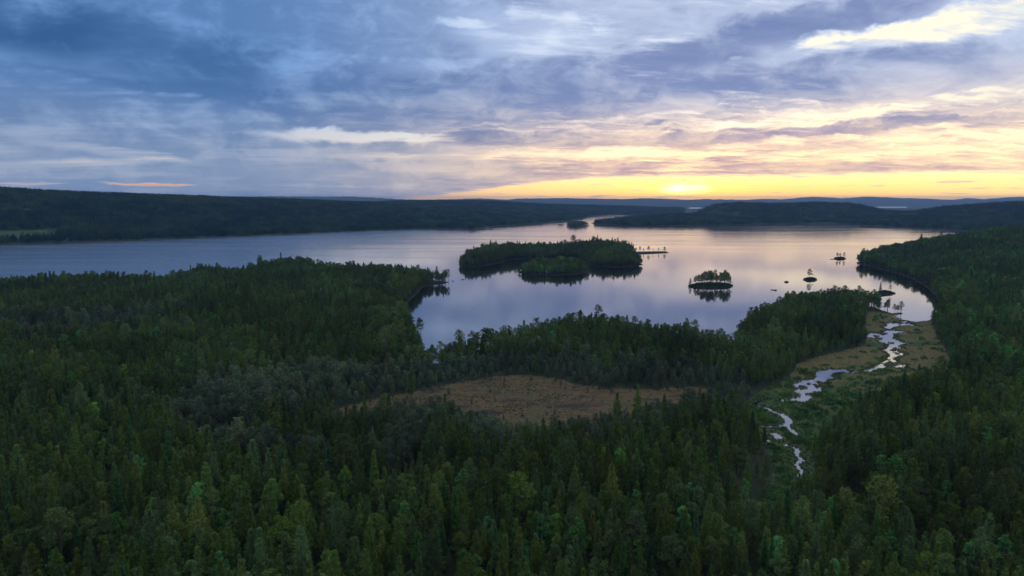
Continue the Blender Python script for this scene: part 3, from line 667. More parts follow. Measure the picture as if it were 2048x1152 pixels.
def stand(n=12, size=10.0, conifer=0.75):
    """a group of far trees on a piece of hillside"""
    b = Build()
    for q in range(n):
        ox, oy = RNG.uniform(-size, size, 2); h = RNG.uniform(9, 16); con = RNG.random() < conifer; r = RNG.uniform(1.5, 2.4) if con else RNG.uniform(2.4, 3.4)
        k = 46; t = RNG.uniform(0, 1, k); a = RNG.uniform(0, 6.28, k)
        rad = r * ((1 - t) ** 0.8 if con else np.sin(np.pi * (0.12 + 0.86 * t))) * RNG.uniform(0.5, 1.05, k)
        z = h * (0.15 + 0.85 * t)
        c = np.stack([ox + np.cos(a) * rad, oy + np.sin(a) * rad, z], 1)
        b.leaves(c, np.stack([np.cos(a), np.sin(a), np.full(k, 0.7)], 1) + RNG.normal(0, 0.4, (k, 3)), RNG.uniform(1.1, 2.1, k), RNG.uniform(0.9, 1.5, k))
    return b.data()

MODELS = {}   # kind -> list of (verts, faces, material index, height, (wood, leaf))
def models(kind, n, make, wood, leaf): MODELS[kind] = [(*make(i), wood, leaf) for i in range(n)]
models('pine', 10, lambda i: pine(14, RNG.uniform(0.12, 0.38), RNG.uniform(1.9, 2.9), RNG.uniform(0.2, 0.45), RNG.uniform(0.85, 1.2), RNG.uniform(0.40, 0.50), RNG.uniform(0.85, 1.3)), M['bark'], M['pine'])
models('old_pine', 6, lambda i: old_pine(13, RNG.uniform(0.36, 0.50), RNG.uniform(2.1, 2.9), int(RNG.integers(15, 22))), M['bark'], M['pine'])
models('islet_pine', 5, lambda i: old_pine(12, RNG.uniform(0.22, 0.34), RNG.uniform(2.2, 2.8), int(RNG.integers(20, 27))), M['bark'], M['pine'])
models('bog_pine', 5, lambda i: pine(6.5, RNG.uniform(0.12, 0.3), RNG.uniform(1.2, 1.8), 0.3, 1.3, 0.36, 0.6), M['bark'], M['bogpine'])
models('spruce', 5, lambda i: spruce(14, RNG.uniform(1.6, 2.1)), M['bark'], M['spruce'])
models('birch', 5, lambda i: birch(12, RNG.uniform(1.9, 2.6)), M['birchbark'], M['birch'])
models('dead', 4, lambda i: snag(9, int(RNG.integers(8, 18))), M['deadwood'], M['deadwood'])
models('shrub', 3, lambda i: shrub(RNG.uniform(0.5, 0.8)), M['bark'], M['bogpine'])
models('scrub', 3, lambda i: shrub(0.9), M['bark'], M['spruce'])
models('heath', 3, lambda i: shrub(0.9), M['bark'], M['farwood'])
models('sedge', 2, lambda i: shrub(0.45), M['bark'], M['marsh'])
models('stand', 4, lambda i: stand(13, 9.0, 0.75), M['bark'], M['farwood'])
models('far_stand', 3, lambda i: stand(22, 15.0, 0.8), M['bark'], M['farwood'])
HEIGHT = {'pine': 14.0, 'old_pine': 13.0, 'islet_pine': 12.0, 'bog_pine': 6.5, 'spruce': 14.0, 'birch': 12.0, 'dead': 9.0, 'shrub': 1.0, 'scrub': 1.0, 'heath': 1.0, 'sedge': 1.0, 'stand': 1.0, 'far_stand': 1.0}
# one library of joined models for the forest masses
LIB = bpy.data.collections.new('forest_models'); LIBIDX = {}
for kd, lst in MODELS.items():
    for i, (v, f, m, wood, leaf) in enumerate(lst):
        me = link_mesh('tree_model', v, f, [wood, leaf, wood], midx=m, link=False)
        o = bpy.data.objects.new('tree_model.%03d' % len(LIB.objects), me); LIBIDX[(kd, i)] = len(LIB.objects); LIB.objects.link(o)

def mass(name, label, category, pts, kinds, variants, scales, rots):
    """one uncountable mass: models instanced on points"""
    me = bpy.data.meshes.new(name); n = len(pts); me.vertices.add(n); me.vertices.foreach_set('co', np.asarray(pts, np.float32).ravel())
    idx = np.array([LIBIDX[(a, int(b))] for a, b in zip(kinds, variants)], np.int32)
    for nm, ty, dat, key in (('model', 'INT', idx, 'value'), ('size', 'FLOAT_VECTOR', np.asarray(scales, np.float32), 'vector'), ('turn', 'FLOAT', np.asarray(rots, np.float32), 'value')):
        at = me.attributes.new(nm, ty, 'POINT'); at.data.foreach_set(key, dat.ravel())
    o = bpy.data.objects.new(name, me); COL.objects.link(o); tag(o, label, category, kind='stuff')
    ng = bpy.data.node_groups.get('grow_forest')
    if ng is None:
        ng = bpy.data.node_groups.new('grow_forest', 'GeometryNodeTree')
        ng.interface.new_socket('Geometry', in_out='INPUT', socket_type='NodeSocketGeometry'); ng.interface.new_socket('Geometry', in_out='OUTPUT', socket_type='NodeSocketGeometry')
        N = ng.nodes; gi = N.new('NodeGroupInput'); go = N.new('NodeGroupOutput'); ci = N.new('GeometryNodeCollectionInfo')
        ci.inputs[0].default_value = LIB; ci.inputs['Separate Children'].default_value = True; ci.inputs['Reset Children'].default_value = True
        ip = N.new('GeometryNodeInstanceOnPoints'); ip.inputs['Pick Instance'].default_value = True
        def attr(nm, ty):
            a = N.new('GeometryNodeInputNamedAttribute'); a.data_type = ty; a.inputs[0].default_value = nm; return a.outputs[0]
        cz = N.new('ShaderNodeCombineXYZ'); ng.links.new(attr('turn', 'FLOAT'), cz.inputs[2])
        er = N.new('FunctionNodeEulerToRotation'); ng.links.new(cz.outputs[0], er.inputs[0])
        ng.links.new(gi.outputs[0], ip.inputs['Points']); ng.links.new(ci.outputs[0], ip.inputs['Instance']); ng.links.new(attr('model', 'INT'), ip.inputs['Instance Index'])
        ng.links.new(er.outputs[0], ip.inputs['Rotation']); ng.links.new(attr('size', 'FLOAT_VECTOR'), ip.inputs['Scale']); ng.links.new(ip.outputs[0], go.inputs[0])
    md = o.modifiers.new('forest', 'NODES'); md.node_group = ng
    return o

# meshes shared by the single trees
PARTS = {}
def parts_of(kd, i):
    if (kd, i) not in PARTS:
        v, f, m, wood, leaf = MODELS[kd][i]; r = []
        for k, nm, mt in ((0, 'trunk', wood), (1, 'crown', leaf), (2, 'branches', wood)):
            q = f[m == k]
            if len(q):
                used, inv = np.unique(q, return_inverse=True); r.append((nm, link_mesh(nm, v[used], inv.reshape(-1, 3), [mt], link=False)))
        PARTS[(kd, i)] = r
    return PARTS[(kd, i)]
def tree(name, label, category, group, kd, i, loc, scale, turn):
    root = bpy.data.objects.new(name, None); root.empty_display_size = 0.5; COL.objects.link(root)
    root.location = loc; root.scale = scale; root.rotation_euler = (0, 0, turn); tag(root, label, category, group)
    stem = root
    for nm, me in parts_of(kd, i):
        o = bpy.data.objects.new(nm, me); COL.objects.link(o); o.parent = stem if nm == 'branches' else root   # branches grow from the trunk
        if nm == 'trunk': stem = o
        if nm == 'branches': o['kind'] = 'stuff'
    return root

# ------------------------------------------------------------------ where the trees of the near shore stand
CAM_H, TILT, FOC = 90.0, radians(7.247), 1384.0
def in_frame(x, y, z, margin=0):
    """which points the photograph covers"""
    f = y * math.cos(TILT) - (z - CAM_H) * math.sin(TILT); u = y * math.sin(TILT) + (z - CAM_H) * math.cos(TILT)
    return (np.abs(x / f * FOC) < 1024 + margin) & (np.abs(u / f * FOC) < 576 + margin) & (f > 0)
SINGLES = [('birch', -113.7, 163.3, 9.5, 1.15, 'small bright yellow-green birch with white trunk near the bottom left corner'),
    ('birch', -97.6, 162.5, 11, 1.15, 'broad blue-green birch right of the small bright birch'),
    ('birch', -86.7, 150.3, 11, 1.15, 'dark leafy broadleaf tree low in the bottom left corner'),
    ('birch', -104.0, 148.9, 9, 1.15, 'green leafy birch cut by the bottom edge under the small bright birch'),
    ('birch', -74.8, 153.4, 10.5, 1.15, 'wide pale green birch near the bottom edge, left of centre'),
    ('birch', -73.6, 167.0, 10, 1.15, 'light green birch among pines, left of centre near the bottom'),
    ('birch', -22.0, 154.2, 10, 1.15, 'bright slender birch at the bottom beside two pointed spruces'),
    ('birch', 10.6, 160.7, 12, 1.15, 'tall mint green birch in the bottom middle'),
    ('birch', 15.3, 155.7, 13, 1.15, 'tallest light green birch, right of the mint green one'),
    ('birch', -11.5, 150.7, 8, 1.15, 'blue-green leafy young birch at the bottom edge'),
    ('birch', -7.9, 148.0, 8.5, 1.15, 'pale green round birch at the bottom edge in the middle'),
    ('birch', 116.9, 178.1, 12.5, 1.15, 'large bright green birch standing out in the right forest'),
    ('birch', 120.0, 222.0, 12, 1.15, 'light green birch pair crown above the creek on the right bank'),
    ('birch', 53.4, 156.7, 10, 1.15, 'light green birch at the bottom edge below the creek'),
    ('birch', 61.1, 150.3, 11, 1.15, 'slim pale birch at the bottom edge right of centre'),
    ('birch', 125.9, 163.1, 9.5, 1.15, 'blue-green birch at the right edge low down'),
    ('birch', 68.9, 195.0, 8, 1.15, 'green birch at the lower end of the marsh'),
    ('spruce', -25.2, 166.1, 14, 1.0, 'narrow dark spruce left of centre near the bottom edge'),
    ('spruce', -14.1, 165.1, 15, 1.0, 'tall pointed light green spruce in the bottom middle'),
    ('spruce', 6.2, 170.4, 14, 1.0, 'pointed spruce just left of the mint green birch'),
    ('spruce', 5.3, 156.1, 14, 1.0, 'lower dark spruce in front of the mint green birch'),
    ('spruce', 21.6, 172.6, 13, 1.0, 'slim olive spruce right of the tallest birch'),
    ('spruce', 25.1, 162.2, 15, 1.0, 'dark narrow spruce near the bottom, right of the tallest birch'),
    ('spruce', 35.7, 174.9, 10, 1.0, 'small olive spruce by itself at the lower right of centre'),
    ('spruce', -16.7, 155.6, 12.5, 1.0, 'light green spruce at the bottom edge beside the slender birch'),
    ('spruce', -4.0, 153.4, 13, 1.0, 'broad grey-green spruce at the bottom edge in the middle'),
    ('spruce', 31.2, 176.9, 11, 1.0, 'dark spruce with low branches right of bottom middle'),
    ('dead', -86.7, 197.1, 6.5, 0.8, 'thin white bare snag in the dark forest at lower left'),
    ('dead', -26.4, 254.0, 7, 1.2, 'star-shaped bleached dead pine left below the brown bog'),
    ('dead', -50.1, 239.6, 8, 1.5, 'grey twiggy dead tree left of the star-shaped snag'),
    ('dead', -105.0, 246.2, 7.5, 1.1, 'pale dead tree high in the left forest'),
    ('dead', -81.8, 252.0, 7, 1.0, 'thin grey dead tree in the left forest above centre'),
    ('dead', 673.8, 946.3, 10, 1.0, 'pale weathered dead trunk above the right forest'),
    ('dead', -45.4, 228.7, 6, 1.6, 'fallen-looking grey dead crown beside the twiggy dead tree'),
    ('dead', -57.6, 176.0, 7, 0.8, 'grey bare trunk low in the left forest'),
    ('old_pine', 307.5, 574.5, 10.5, 1.0, 'pine standing at the peninsula tip left of its neighbour'),
    ('old_pine', 306.9, 558.7, 10.0, 1.0, 'outermost pine at the peninsula tip'),
    ('old_pine', 308.7, 588.4, 12, 1.0, 'pine where the peninsula meets its tip'),
    ('marsh_bush', 271.1, 509.4, 4.5, 1.6, 'round dark bush on the marsh left of the creek outlet'),
    ('marsh_bush', 271.4, 503.1, 5.5, 1.6, 'taller dark bush on the marsh left of the creek outlet'),
    ('old_pine', -34.9, 381.6, 9, 0.9, 'first slim pine against the water left of the bay corner'),
    ('old_pine', -29.9, 381.6, 9.5, 0.9, 'second slim pine against the water at the bay corner'),
    ('old_pine', -60.0, 448.8, 13, 0.9, 'tall pine leaning over the water on the left shore'),
    ('old_pine', -62.5, 457.3, 12, 0.9, 'pine behind the leaning one on the left shore')]
ISLET_TREES = [('ISLET_PINES', 'islet_pine', 195.3, 734.4, 8.0, 0.8887430677006025, 'dark pine in the dense clump on the flat islet', 'pines in the clump on the flat islet'),
    ('ISLET_PINES', 'islet_pine', 194.9, 727.5, 9.7, 1.0501130878739522, 'dark pine in the dense clump on the flat islet', 'pines in the clump on the flat islet'),
    ('ISLET_PINES', 'islet_pine', 198.4, 731.4, 10.1, 0.9191706608603626, 'dark pine in the dense clump on the flat islet', 'pines in the clump on the flat islet'),
    ('ISLET_PINES', 'islet_pine', 200.0, 734.0, 9.7, 1.0818689078570152, 'dark pine in the dense clump on the flat islet', 'pines in the clump on the flat islet'),
    ('ISLET_PINES', 'islet_pine', 198.3, 718.5, 12.4, 0.89835890450481, 'dark pine in the dense clump on the flat islet', 'pines in the clump on the flat islet'),
    ('ISLET_PINES', 'islet_pine', 200.3, 722.3, 12.7, 1.0636620894978368, 'dark pine in the dense clump on the flat islet', 'pines in the clump on the flat islet'),
    ('ISLET_PINES', 'islet_pine', 205.9, 734.4, 13.5, 1.0179253641291184, 'dark pine in the dense clump on the flat islet', 'pines in the clump on the flat islet'),
    ('ISLET_PINES', 'islet_pine', 206.6, 732.7, 13.6, 0.8723365518163476, 'dark pine in the dense clump on the flat islet', 'pines in the clump on the flat islet'),
    ('ISLET_PINES', 'islet_pine', 204.4, 717.2, 14.0, 0.9250614348933311, 'dark pine in the dense clump on the flat islet', 'pines in the clump on the flat islet'),
    ('ISLET_PINES', 'islet_pine', 207.8, 723.6, 15.1, 1.0620110220559087, 'dark pine in the dense clump on the flat islet', 'pines in the clump on the flat islet'),
    ('ISLET_PINES', 'islet_pine', 209.9, 727.0, 14.2, 0.9577607543233267, 'dark pine in the dense clump on the flat islet', 'pines in the clump on the flat islet'),
    ('ISLET_PINES', 'islet_pine', 211.8, 729.6, 14.9, 0.8608096172680622, 'dark pine in the dense clump on the flat islet', 'pines in the clump on the flat islet'),
    ('ISLET_PINES', 'islet_pine', 211.2, 722.3, 13.2, 0.9836554487198556, 'dark pine in the dense clump on the flat islet', 'pines in the clump on the flat islet'),
    ('ISLET_PINES', 'islet_pine', 215.2, 728.8, 15.4, 0.8988933735833289, 'dark pine in the dense clump on the flat islet', 'pines in the clump on the flat islet'),
    ('ISLET_PINES', 'islet_pine', 217.6, 731.8, 11.4, 0.9190762087399208, 'dark pine in the dense clump on the flat islet', 'pines in the clump on the flat islet'),
    ('ISLET_PINES', 'islet_pine', 215.6, 719.8, 10.6, 0.9896322458958481, 'dark pine in the dense clump on the flat islet', 'pines in the clump on the flat islet'),
    ('ISLET_PINES', 'islet_pine', 222.3, 734.4, 12.5, 0.9072173600596912, 'dark pine in the dense clump on the flat islet', 'pines in the clump on the flat islet'),
    ('ISLET_PINES', 'islet_pine', 220.2, 722.7, 13.0, 0.9327667488429336, 'dark pine in the dense clump on the flat islet', 'pines in the clump on the flat islet'),
    ('ISLET_PINES', 'islet_pine', 222.1, 726.2, 12.4, 1.0243229703653798, 'dark pine in the dense clump on the flat islet', 'pines in the clump on the flat islet'),
    ('ISLET_PINES', 'islet_pine', 221.3, 715.2, 14.6, 1.089966897903238, 'dark pine in the dense clump on the flat islet', 'pines in the clump on the flat islet'),
    ('ISLET_PINES', 'islet_pine', 226.3, 730.1, 15.3, 1.0438098588062872, 'dark pine in the dense clump on the flat islet', 'pines in the clump on the flat islet'),
    ('ISLET_PINES', 'islet_pine', 224.0, 715.6, 14.3, 1.0544819501745633, 'dark pine in the dense clump on the flat islet', 'pines in the clump on the flat islet'),
    ('ISLET_PINES', 'islet_pine', 230.6, 732.2, 12.6, 0.8841094066389787, 'dark pine in the dense clump on the flat islet', 'pines in the clump on the flat islet'),
    ('ISLET_PINES', 'islet_pine', 227.0, 715.2, 10.8, 0.8523491165848911, 'dark pine in the dense clump on the flat islet', 'pines in the clump on the flat islet'),
    ('ISLET_PINES', 'bog_pine', 188.0, 724.5, 7.5, 0.9, 'small leaning pine alone at the left end of the pine-row islet', None),
    ('ISLET_LONE', 'islet_pine', 339.5, 784.6, 11.0, 1.25, 'single wide-spreading pine on the small round islet', None),
    ('ISLET_RIGHT', 'islet_pine', 502.3, 1066.7, 8.5, 1.0, 'left of three trees on the small islet off the right shore', None),
    ('ISLET_RIGHT', 'islet_pine', 506.9, 1066.7, 7.5, 1.0, 'middle of three trees on the small islet off the right shore', None),
    ('ISLET_RIGHT', 'islet_pine', 513.1, 1066.7, 8.8, 1.0, 'right and densest of three trees on the small islet off the right shore', None),
    ('ISLET_NEAR', 'pine', 358.0, 667.2, 10.5, 0.95, 'taller dense pine on the low islet by the peninsula tip', None),
    ('ISLET_NEAR', 'old_pine', 367.2, 666.1, 7.5, 1.1, 'smaller open pine on the low islet by the peninsula tip', None),
    ('ISLAND_BIG', 'islet_pine', 207.6, 1190.6, 10, 1, 'first pine at the root of the island spit', None),
    ('ISLAND_BIG', 'islet_pine', 213.1, 1187.2, 7, 1, 'short pine second on the island spit', None),
    ('ISLAND_BIG', 'islet_pine', 220.1, 1188.3, 9, 1.1, 'pine third along the island spit', None),
    ('ISLAND_BIG', 'islet_pine', 226.2, 1188.3, 5.5, 1, 'low bush pine fourth along the island spit', None),
    ('ISLAND_BIG', 'islet_pine', 235.2, 1190.6, 9.5, 1.3, 'broad pine halfway out on the island spit', None),
    ('ISLAND_BIG', 'islet_pine', 243.2, 1191.7, 5.5, 0.8, 'thin small pine past the middle of the island spit', None),
    ('ISLAND_BIG', 'islet_pine', 253.2, 1194.0, 6, 1, 'small forked pine near the end of the island spit', None),
    ('ISLAND_BIG', 'islet_pine', 264.0, 1196.3, 9, 1.6, 'wide flat-crowned pine at the tip of the island spit', None),
    ('ISLAND_BIG', 'old_pine', 180.7, 973.6, 13, 1, 'pine at the right tip of the large island', 'pines at the right tip of the large island'),
    ('ISLAND_BIG', 'old_pine', 181.4, 993.1, 12, 1, 'pine at the right tip of the large island', 'pines at the right tip of the large island'),
    ('ISLAND_BIG', 'old_pine', 172.4, 962.2, 13, 1, 'pine at the right tip of the large island', 'pines at the right tip of the large island'),
    ('ISLET_FAR_A', 'old_pine', 168.4, 2515.0, 11, 1.2, 'far pine on the tiny islet left of the channel', 'pines on the tiny far islet'),
    ('ISLET_FAR_A', 'old_pine', 174.7, 2515.0, 12, 1.2, 'far pine on the tiny islet left of the channel', 'pines on the tiny far islet'),
    ('ISLET_FAR_A', 'old_pine', 182.0, 2515.0, 12, 1.2, 'far pine on the tiny islet left of the channel', 'pines on the tiny far islet')]

sp = 3.3
gx, gy = np.meshgrid(np.arange(-1500, 1500, sp), np.arange(85, 1900, sp)); gx = gx.ravel(); gy = gy.ravel()
ca, sa = math.cos(0.35), math.sin(0.35)
gx, gy = gx * 1.0 + (np.round(gy / sp) % 2) * sp * 0.5, gy
gx = gx + RNG.uniform(-0.46, 0.46, len(gx)) * sp; gy = gy + RNG.uniform(-0.46, 0.46, len(gy)) * sp
k = (np.abs(np.arctan2(gx, gy)) < radians(43)) & (np.hypot(gx, gy) > 95); gx, gy = gx[k], gy[k]
sv = survey(gx, gy)
thin = RNG.random(len(gx)) < np.where(fbm(gx / 16, gy / 16, 47) < -0.27, 0.15, np.where(fbm(gx / 30, gy / 30, 41) < -0.18, 0.5, 0.93))
ok = (sv['near'] > 0.7) & (sv['marsh'] < -0.4) & ((sv['bog'] < -1.0) | (RNG.random(len(gx)) < 0.30 * np.exp(-np.maximum(sv['bog'], 0) / 9.0))) & thin
for sgl in SINGLES: ok &= np.hypot(gx - sgl[1], gy - sgl[2]) > (2.0 if sgl[0] != 'dead' else 3.0)
gx, gy = gx[ok], gy[ok]; sv = {q: v[ok] for q, v in sv.items()}
n = len(gx); gz = sv['h'] - 0.1; D = sv['D']
nA, nB = fbm(gx / 60, gy / 60, 42), fbm(gx / 22, gy / 22, 43); u = RNG.random(n)
kd = np.full(n, 'pine', object)
shore = (sv['near'] < 30) & (D > 300)
kd[(shore & (u < 0.75)) | (u < 0.16)] = 'old_pine'
kd[(u > 0.90) & (nA > -0.05) & ~shore & (sv['bog'] < -70)] = 'spruce'
kd[(u > 0.965) & (nB > -0.1) & (sv['bog'] < -40)] = 'birch'
kd[(gx > 230) & (D > 380) & (u > 0.78)] = 'birch'
boggy = (sv['bog'] > -26 + nB * 30) | ((sv['bog'] > -62) & (gx < -30) & (nA > -0.10))
kd[boggy & (u < 0.985)] = 'bog_pine'
kd[(u > 0.9985) & (D < 420)] = 'dead'
hh = 11.1 * (1 + nA * 0.35 + nB * 0.2) * RNG.lognormal(-0.02, 0.19, n)
hh = np.where(kd == 'bog_pine', np.clip(np.where(sv['bog'] > 0, 2.4, 4.0 + np.maximum(0, -sv['bog']) * 0.15), 1.8, 9.0) * RNG.lognormal(0, 0.2, n), hh)
hh = np.where(kd == 'birch', hh * 0.92, hh); hh = np.where(kd == 'dead', hh * 0.7, hh); hh = np.where(kd == 'spruce', hh * 1.0, hh)
hh = np.where((np.abs(gx + 320) < 75) & (gy > 820) & (sv['near'] < 45), hh * 1.22, hh)
hh = np.where(sv['marsh'] > -9, hh * 0.72, hh)
var = np.array([RNG.integers(len(MODELS[q])) for q in kd]); base = np.array([HEIGHT[q] for q in kd])
sc = hh / base; wide = sc * RNG.uniform(0.88, 1.18, n); scales = np.stack([wide, wide, sc], 1); turn = RNG.uniform(0, 6.283, n)
seen = in_frame(gx, gy, gz + hh * 0.85)
single = np.zeros(n, bool); rank = hh / D
LIMIT = {'pine': 290, 'spruce': 150, 'birch': 110, 'bog_pine': 120, 'old_pine': 60, 'dead': 20}
for q, lim in LIMIT.items():
    c = np.where((kd == q) & seen)[0]; single[c[np.argsort(-rank[c])][:lim]] = True
LOOKS = {'pine': ('pine_tree', 'pine', 'pine', 'pines'), 'old_pine': ('open_crown_pine', 'pine', 'open pine', 'open pines'),
         'bog_pine': ('bog_pine', 'pine', 'stunted pine', 'stunted pines'), 'spruce': ('spruce_tree', 'spruce', 'pointed spruce', 'spruces'),
         'birch': ('birch_tree', 'birch', 'leafy birch', 'birches'), 'dead': ('dead_tree', 'dead tree', 'bare dead tree', 'dead trees')}
PLACES = ((-0.62, 'far left'), (-0.42, 'mid left'), (-0.22, 'half left'), (-0.06, 'left of centre'), (0.1, 'centre'), (0.26, 'right of centre'), (0.42, 'half right'), (0.6, 'mid right'), (9, 'far right'))
def whereabouts(q):
    x, y = gx[q], gy[q]; hor = x / y
    at_ = next(t for lim, t in PLACES if hor < lim)
    if kd[q] == 'bog_pine':
        if y > 330: return 'on the lake side of the brown bog, ' + at_
        return 'on the near side of the brown bog, ' + at_
    if x > 85 + (y - 200) * 0.12:
        return 'by the lake bay at right' if y > 430 else 'right of the creek, ' + at_
    if y < 195: return 'cut by the bottom edge, ' + at_
    if y < 240: return 'in the front forest, ' + at_
    if y < 320: return 'in the mid forest, ' + at_
    return 'in the forest behind the bog, ' + at_
for q in np.where(single)[0]:
    nm, cat, look, many = LOOKS[kd[q]]
    ratio = hh[q] / (8.2 if kd[q] == 'bog_pine' else 12.0); size = 'very tall ' if ratio > 1.25 and kd[q] != 'bog_pine' else ('taller ' if kd[q] == 'bog_pine' else 'tall ') if ratio > 1.08 else 'small ' if ratio < 0.72 else 'short ' if ratio < 0.88 else ''
    size += 'broad ' if scales[q][0] > scales[q][2] * 1.1 else 'slender ' if scales[q][0] < scales[q][2] * 0.95 else ''
    wh = whereabouts(q)
    tree(nm, size + look + ' ' + wh, cat, size + many + ' ' + wh, kd[q], int(var[q]), (gx[q], gy[q], gz[q]), tuple(scales[q]), turn[q])
SINGLE_NAME = {'marsh_bush': ('marsh_bush', 'bush')}
for i, (k_, x, y, h_, w_, lab) in enumerate(SINGLES):
    nm, cat = SINGLE_NAME.get(k_, LOOKS.get(k_, ('', ''))[:2]); model = 'birch' if k_ == 'marsh_bush' else k_; s_ = h_ / HEIGHT[model]
    if k_ == 'marsh_bush': s_ = h_ / 8.0
    z_ = max(0.1, height_at(x, y)) - (0.1 if k_ != 'marsh_bush' else h_ * 0.3)
    tree(nm, lab, cat, None, model, i % len(MODELS[model]), (x, y, z_), (s_ * w_, s_ * w_, s_), i * 1.7)
for i, (key, k_, x, y, h_, w_, lab, grp) in enumerate(ISLET_TREES):
    s_ = h_ / HEIGHT[k_]; z_ = float(ISLANDS[key](np.array([x]), np.array([y]))[0][0])
    tree('islet_pine', lab, 'pine', grp, k_, i % len(MODELS[k_]), (x, y, max(0.1, z_) - 0.1), (s_ * w_, s_ * w_, s_), i * 2.3)
r = ~single
mass('near_forest', 'dense pine forest covering the near shore', 'forest', np.stack([gx, gy, gz], 1)[r], kd[r], var[r], scales[r], turn[r])
print('near trees', n, {q: int((kd == q).sum()) for q in set(kd)}, 'single', int(single.sum()))

# ------------------------------------------------------------------ woods on the islands
for key, spc, hmean, mix_, label in (('ISLAND_BIG', 3.6, 13.0, 'big', 'dense pine and spruce wood on the large island'), ('ISLAND_FRONT', 3.2, 9.2, 'front', 'low uneven wood on the front island'), ('ISLET_FAR_B', 5.0, 11.0, 'big', 'wood on the far channel islet')):
    P = np.asarray(LAYOUT[key]); x0, y0 = P.min(0); x1, y1 = P.max(0)
    X, Y = np.meshgrid(np.arange(x0, x1, spc), np.arange(y0, y1, spc)); X = X.ravel() + RNG.uniform(-.45, .45, X.size) * spc; Y = Y.ravel() + RNG.uniform(-.45, .45, Y.size) * spc
    Z, s = ISLANDS[key](X, Y); lim = 0.6
    k = (s > lim) & (RNG.random(len(X)) < 0.93)
    if key == 'ISLAND_BIG': k &= ~((X > 203) & (Y > 1110))
    X, Y, Z, s = X[k], Y[k], Z[k], s[k]; m = len(X); u = RNG.random(m)
    q = np.where(u < 0.62, 'old_pine', np.where(u < 0.92, 'pine', 'spruce')).astype(object) if mix_ == 'big' else np.where(u < 0.25, 'birch', np.where(u < 0.75, 'old_pine', 'pine')).astype(object)
    H = hmean * RNG.lognormal(0, 0.2, m) * np.clip(0.62 + s / 30, 0.62, 1.0) * (1 + fbm(X / 40, Y / 40, 44) * 0.3)
    v = np.array([RNG.integers(len(MODELS[a])) for a in q]); S_ = H / np.array([HEIGHT[a] for a in q]); W = S_ * RNG.uniform(0.9, 1.2, m)
    mass('island_wood', label, 'wood', np.stack([X, Y, Z - 0.1], 1), q, v, np.stack([W, W, S_], 1), RNG.uniform(0, 6.28, m)); print(key, m)

for key, label in (('ISLET_PINES', 'low shrubs round the flat pine islet'), ('ISLET_LONE', 'low shrubs on the lone-pine islet'), ('ISLET_RIGHT', 'low shrubs on the three-tree islet'), ('ISLET_NEAR', 'low shrubs on the islet by the peninsula')):
    P = np.asarray(LAYOUT[key]); x0, y0 = P.min(0); x1, y1 = P.max(0)
    X, Y = np.meshgrid(np.arange(x0, x1, 1.3), np.arange(y0, y1, 1.3)); X = X.ravel() + RNG.uniform(-.6, .6, X.size); Y = Y.ravel() + RNG.uniform(-.6, .6, Y.size)
    Z, s = ISLANDS[key](X, Y); k = (s > -0.1) & (RNG.random(len(X)) < 0.55); m = int(k.sum()); S_ = RNG.uniform(0.5, 1.5, m)
    mass('islet_shrubs', label, 'shrubs', np.stack([X[k], Y[k], Z[k]], 1), np.full(m, 'heath', object), RNG.integers(0, 3, m), np.stack([S_, S_, S_], 1), RNG.uniform(0, 6.28, m))

# ------------------------------------------------------------------ woods on the hills beyond the lake
def hill_wood(name, label, lo, hi, spc, model, grow):
    X, Y = np.meshgrid(np.arange(-hi, hi, spc), np.arange(900, hi, spc)); X = X.ravel(); Y = Y.ravel(); dd = np.hypot(X, Y)
    k = (np.abs(np.arctan2(X, Y)) < radians(42)) & (dd > lo) & (dd < hi); X, Y = X[k] + RNG.uniform(-.5, .5, k.sum()) * spc, Y[k] + RNG.uniform(-.5, .5, k.sum()) * spc
    s = survey(X, Y); k = (s['far'] > 6) & (meadow_field(X, Y) < -spc * 0.4)
    for p in LAYOUT['OPEN']: k &= ~((sdf_box(X, Y, p, 50) > 0))
    X, Y, Z = X[k], Y[k], s['h'][k]; m = len(X); sc_ = RNG.uniform(0.85, 1.15, m) * (1 + fbm(X / 160, Y / 160, 45) * 0.35)
    mass(name, label, 'forest', np.stack([X, Y, Z - 0.5], 1), np.full(m, model, object), RNG.integers(0, len(MODELS[model]), m), np.stack([np.full(m, grow), np.full(m, grow), sc_], 1), RNG.uniform(0, 6.28, m)); print(name, m)
hill_wood('hill_forest', 'dark forest on the slopes across the lake', 1150, 2700, 15.0, 'stand', 1.0)
hill_wood('hill_forest', 'hazy forest on the ridges behind the lake', 2700, 5600, 27.0, 'far_stand', 1.15)

# ------------------------------------------------------------------ low growth on bog and marsh
def low_growth(name, label, key, spc, model, keep, lo, hi):
    P = np.asarray(LAYOUT[key]); x0, y0 = P.min(0); x1, y1 = P.max(0)
    X, Y = np.meshgrid(np.arange(x0, x1, spc), np.arange(y0, y1, spc)); X = X.ravel() + RNG.uniform(-.5, .5, X.size) * spc; Y = Y.ravel() + RNG.uniform(-.5, .5, Y.size) * spc
    s = survey(X, Y); k = (s[model[1]] > 0.5) & (s['h'] > 0.05) & keep(X, Y)
    X, Y, Z = X[k], Y[k], s['h'][k]; m = len(X); S_ = RNG.uniform(lo, hi, m)
    mass(name, label, name.replace('_', ' '), np.stack([X, Y, Z], 1), np.full(m, model[0], object), RNG.integers(0, len(MODELS[model[0]]), m), np.stack([S_ * 1.2, S_ * 1.2, S_], 1), RNG.uniform(0, 6.28, m)); print(name, m)
low_growth('heather', 'dark heather and dwarf shrubs dotting the brown bog', 'BOG', 1.5, ('shrub', 'bog'), lambda X, Y: (fbm(X / 9, Y / 9, 46) + 0.5 > 0.44 + 0.30 * RNG.random(len(X))), 0.2, 0.65)
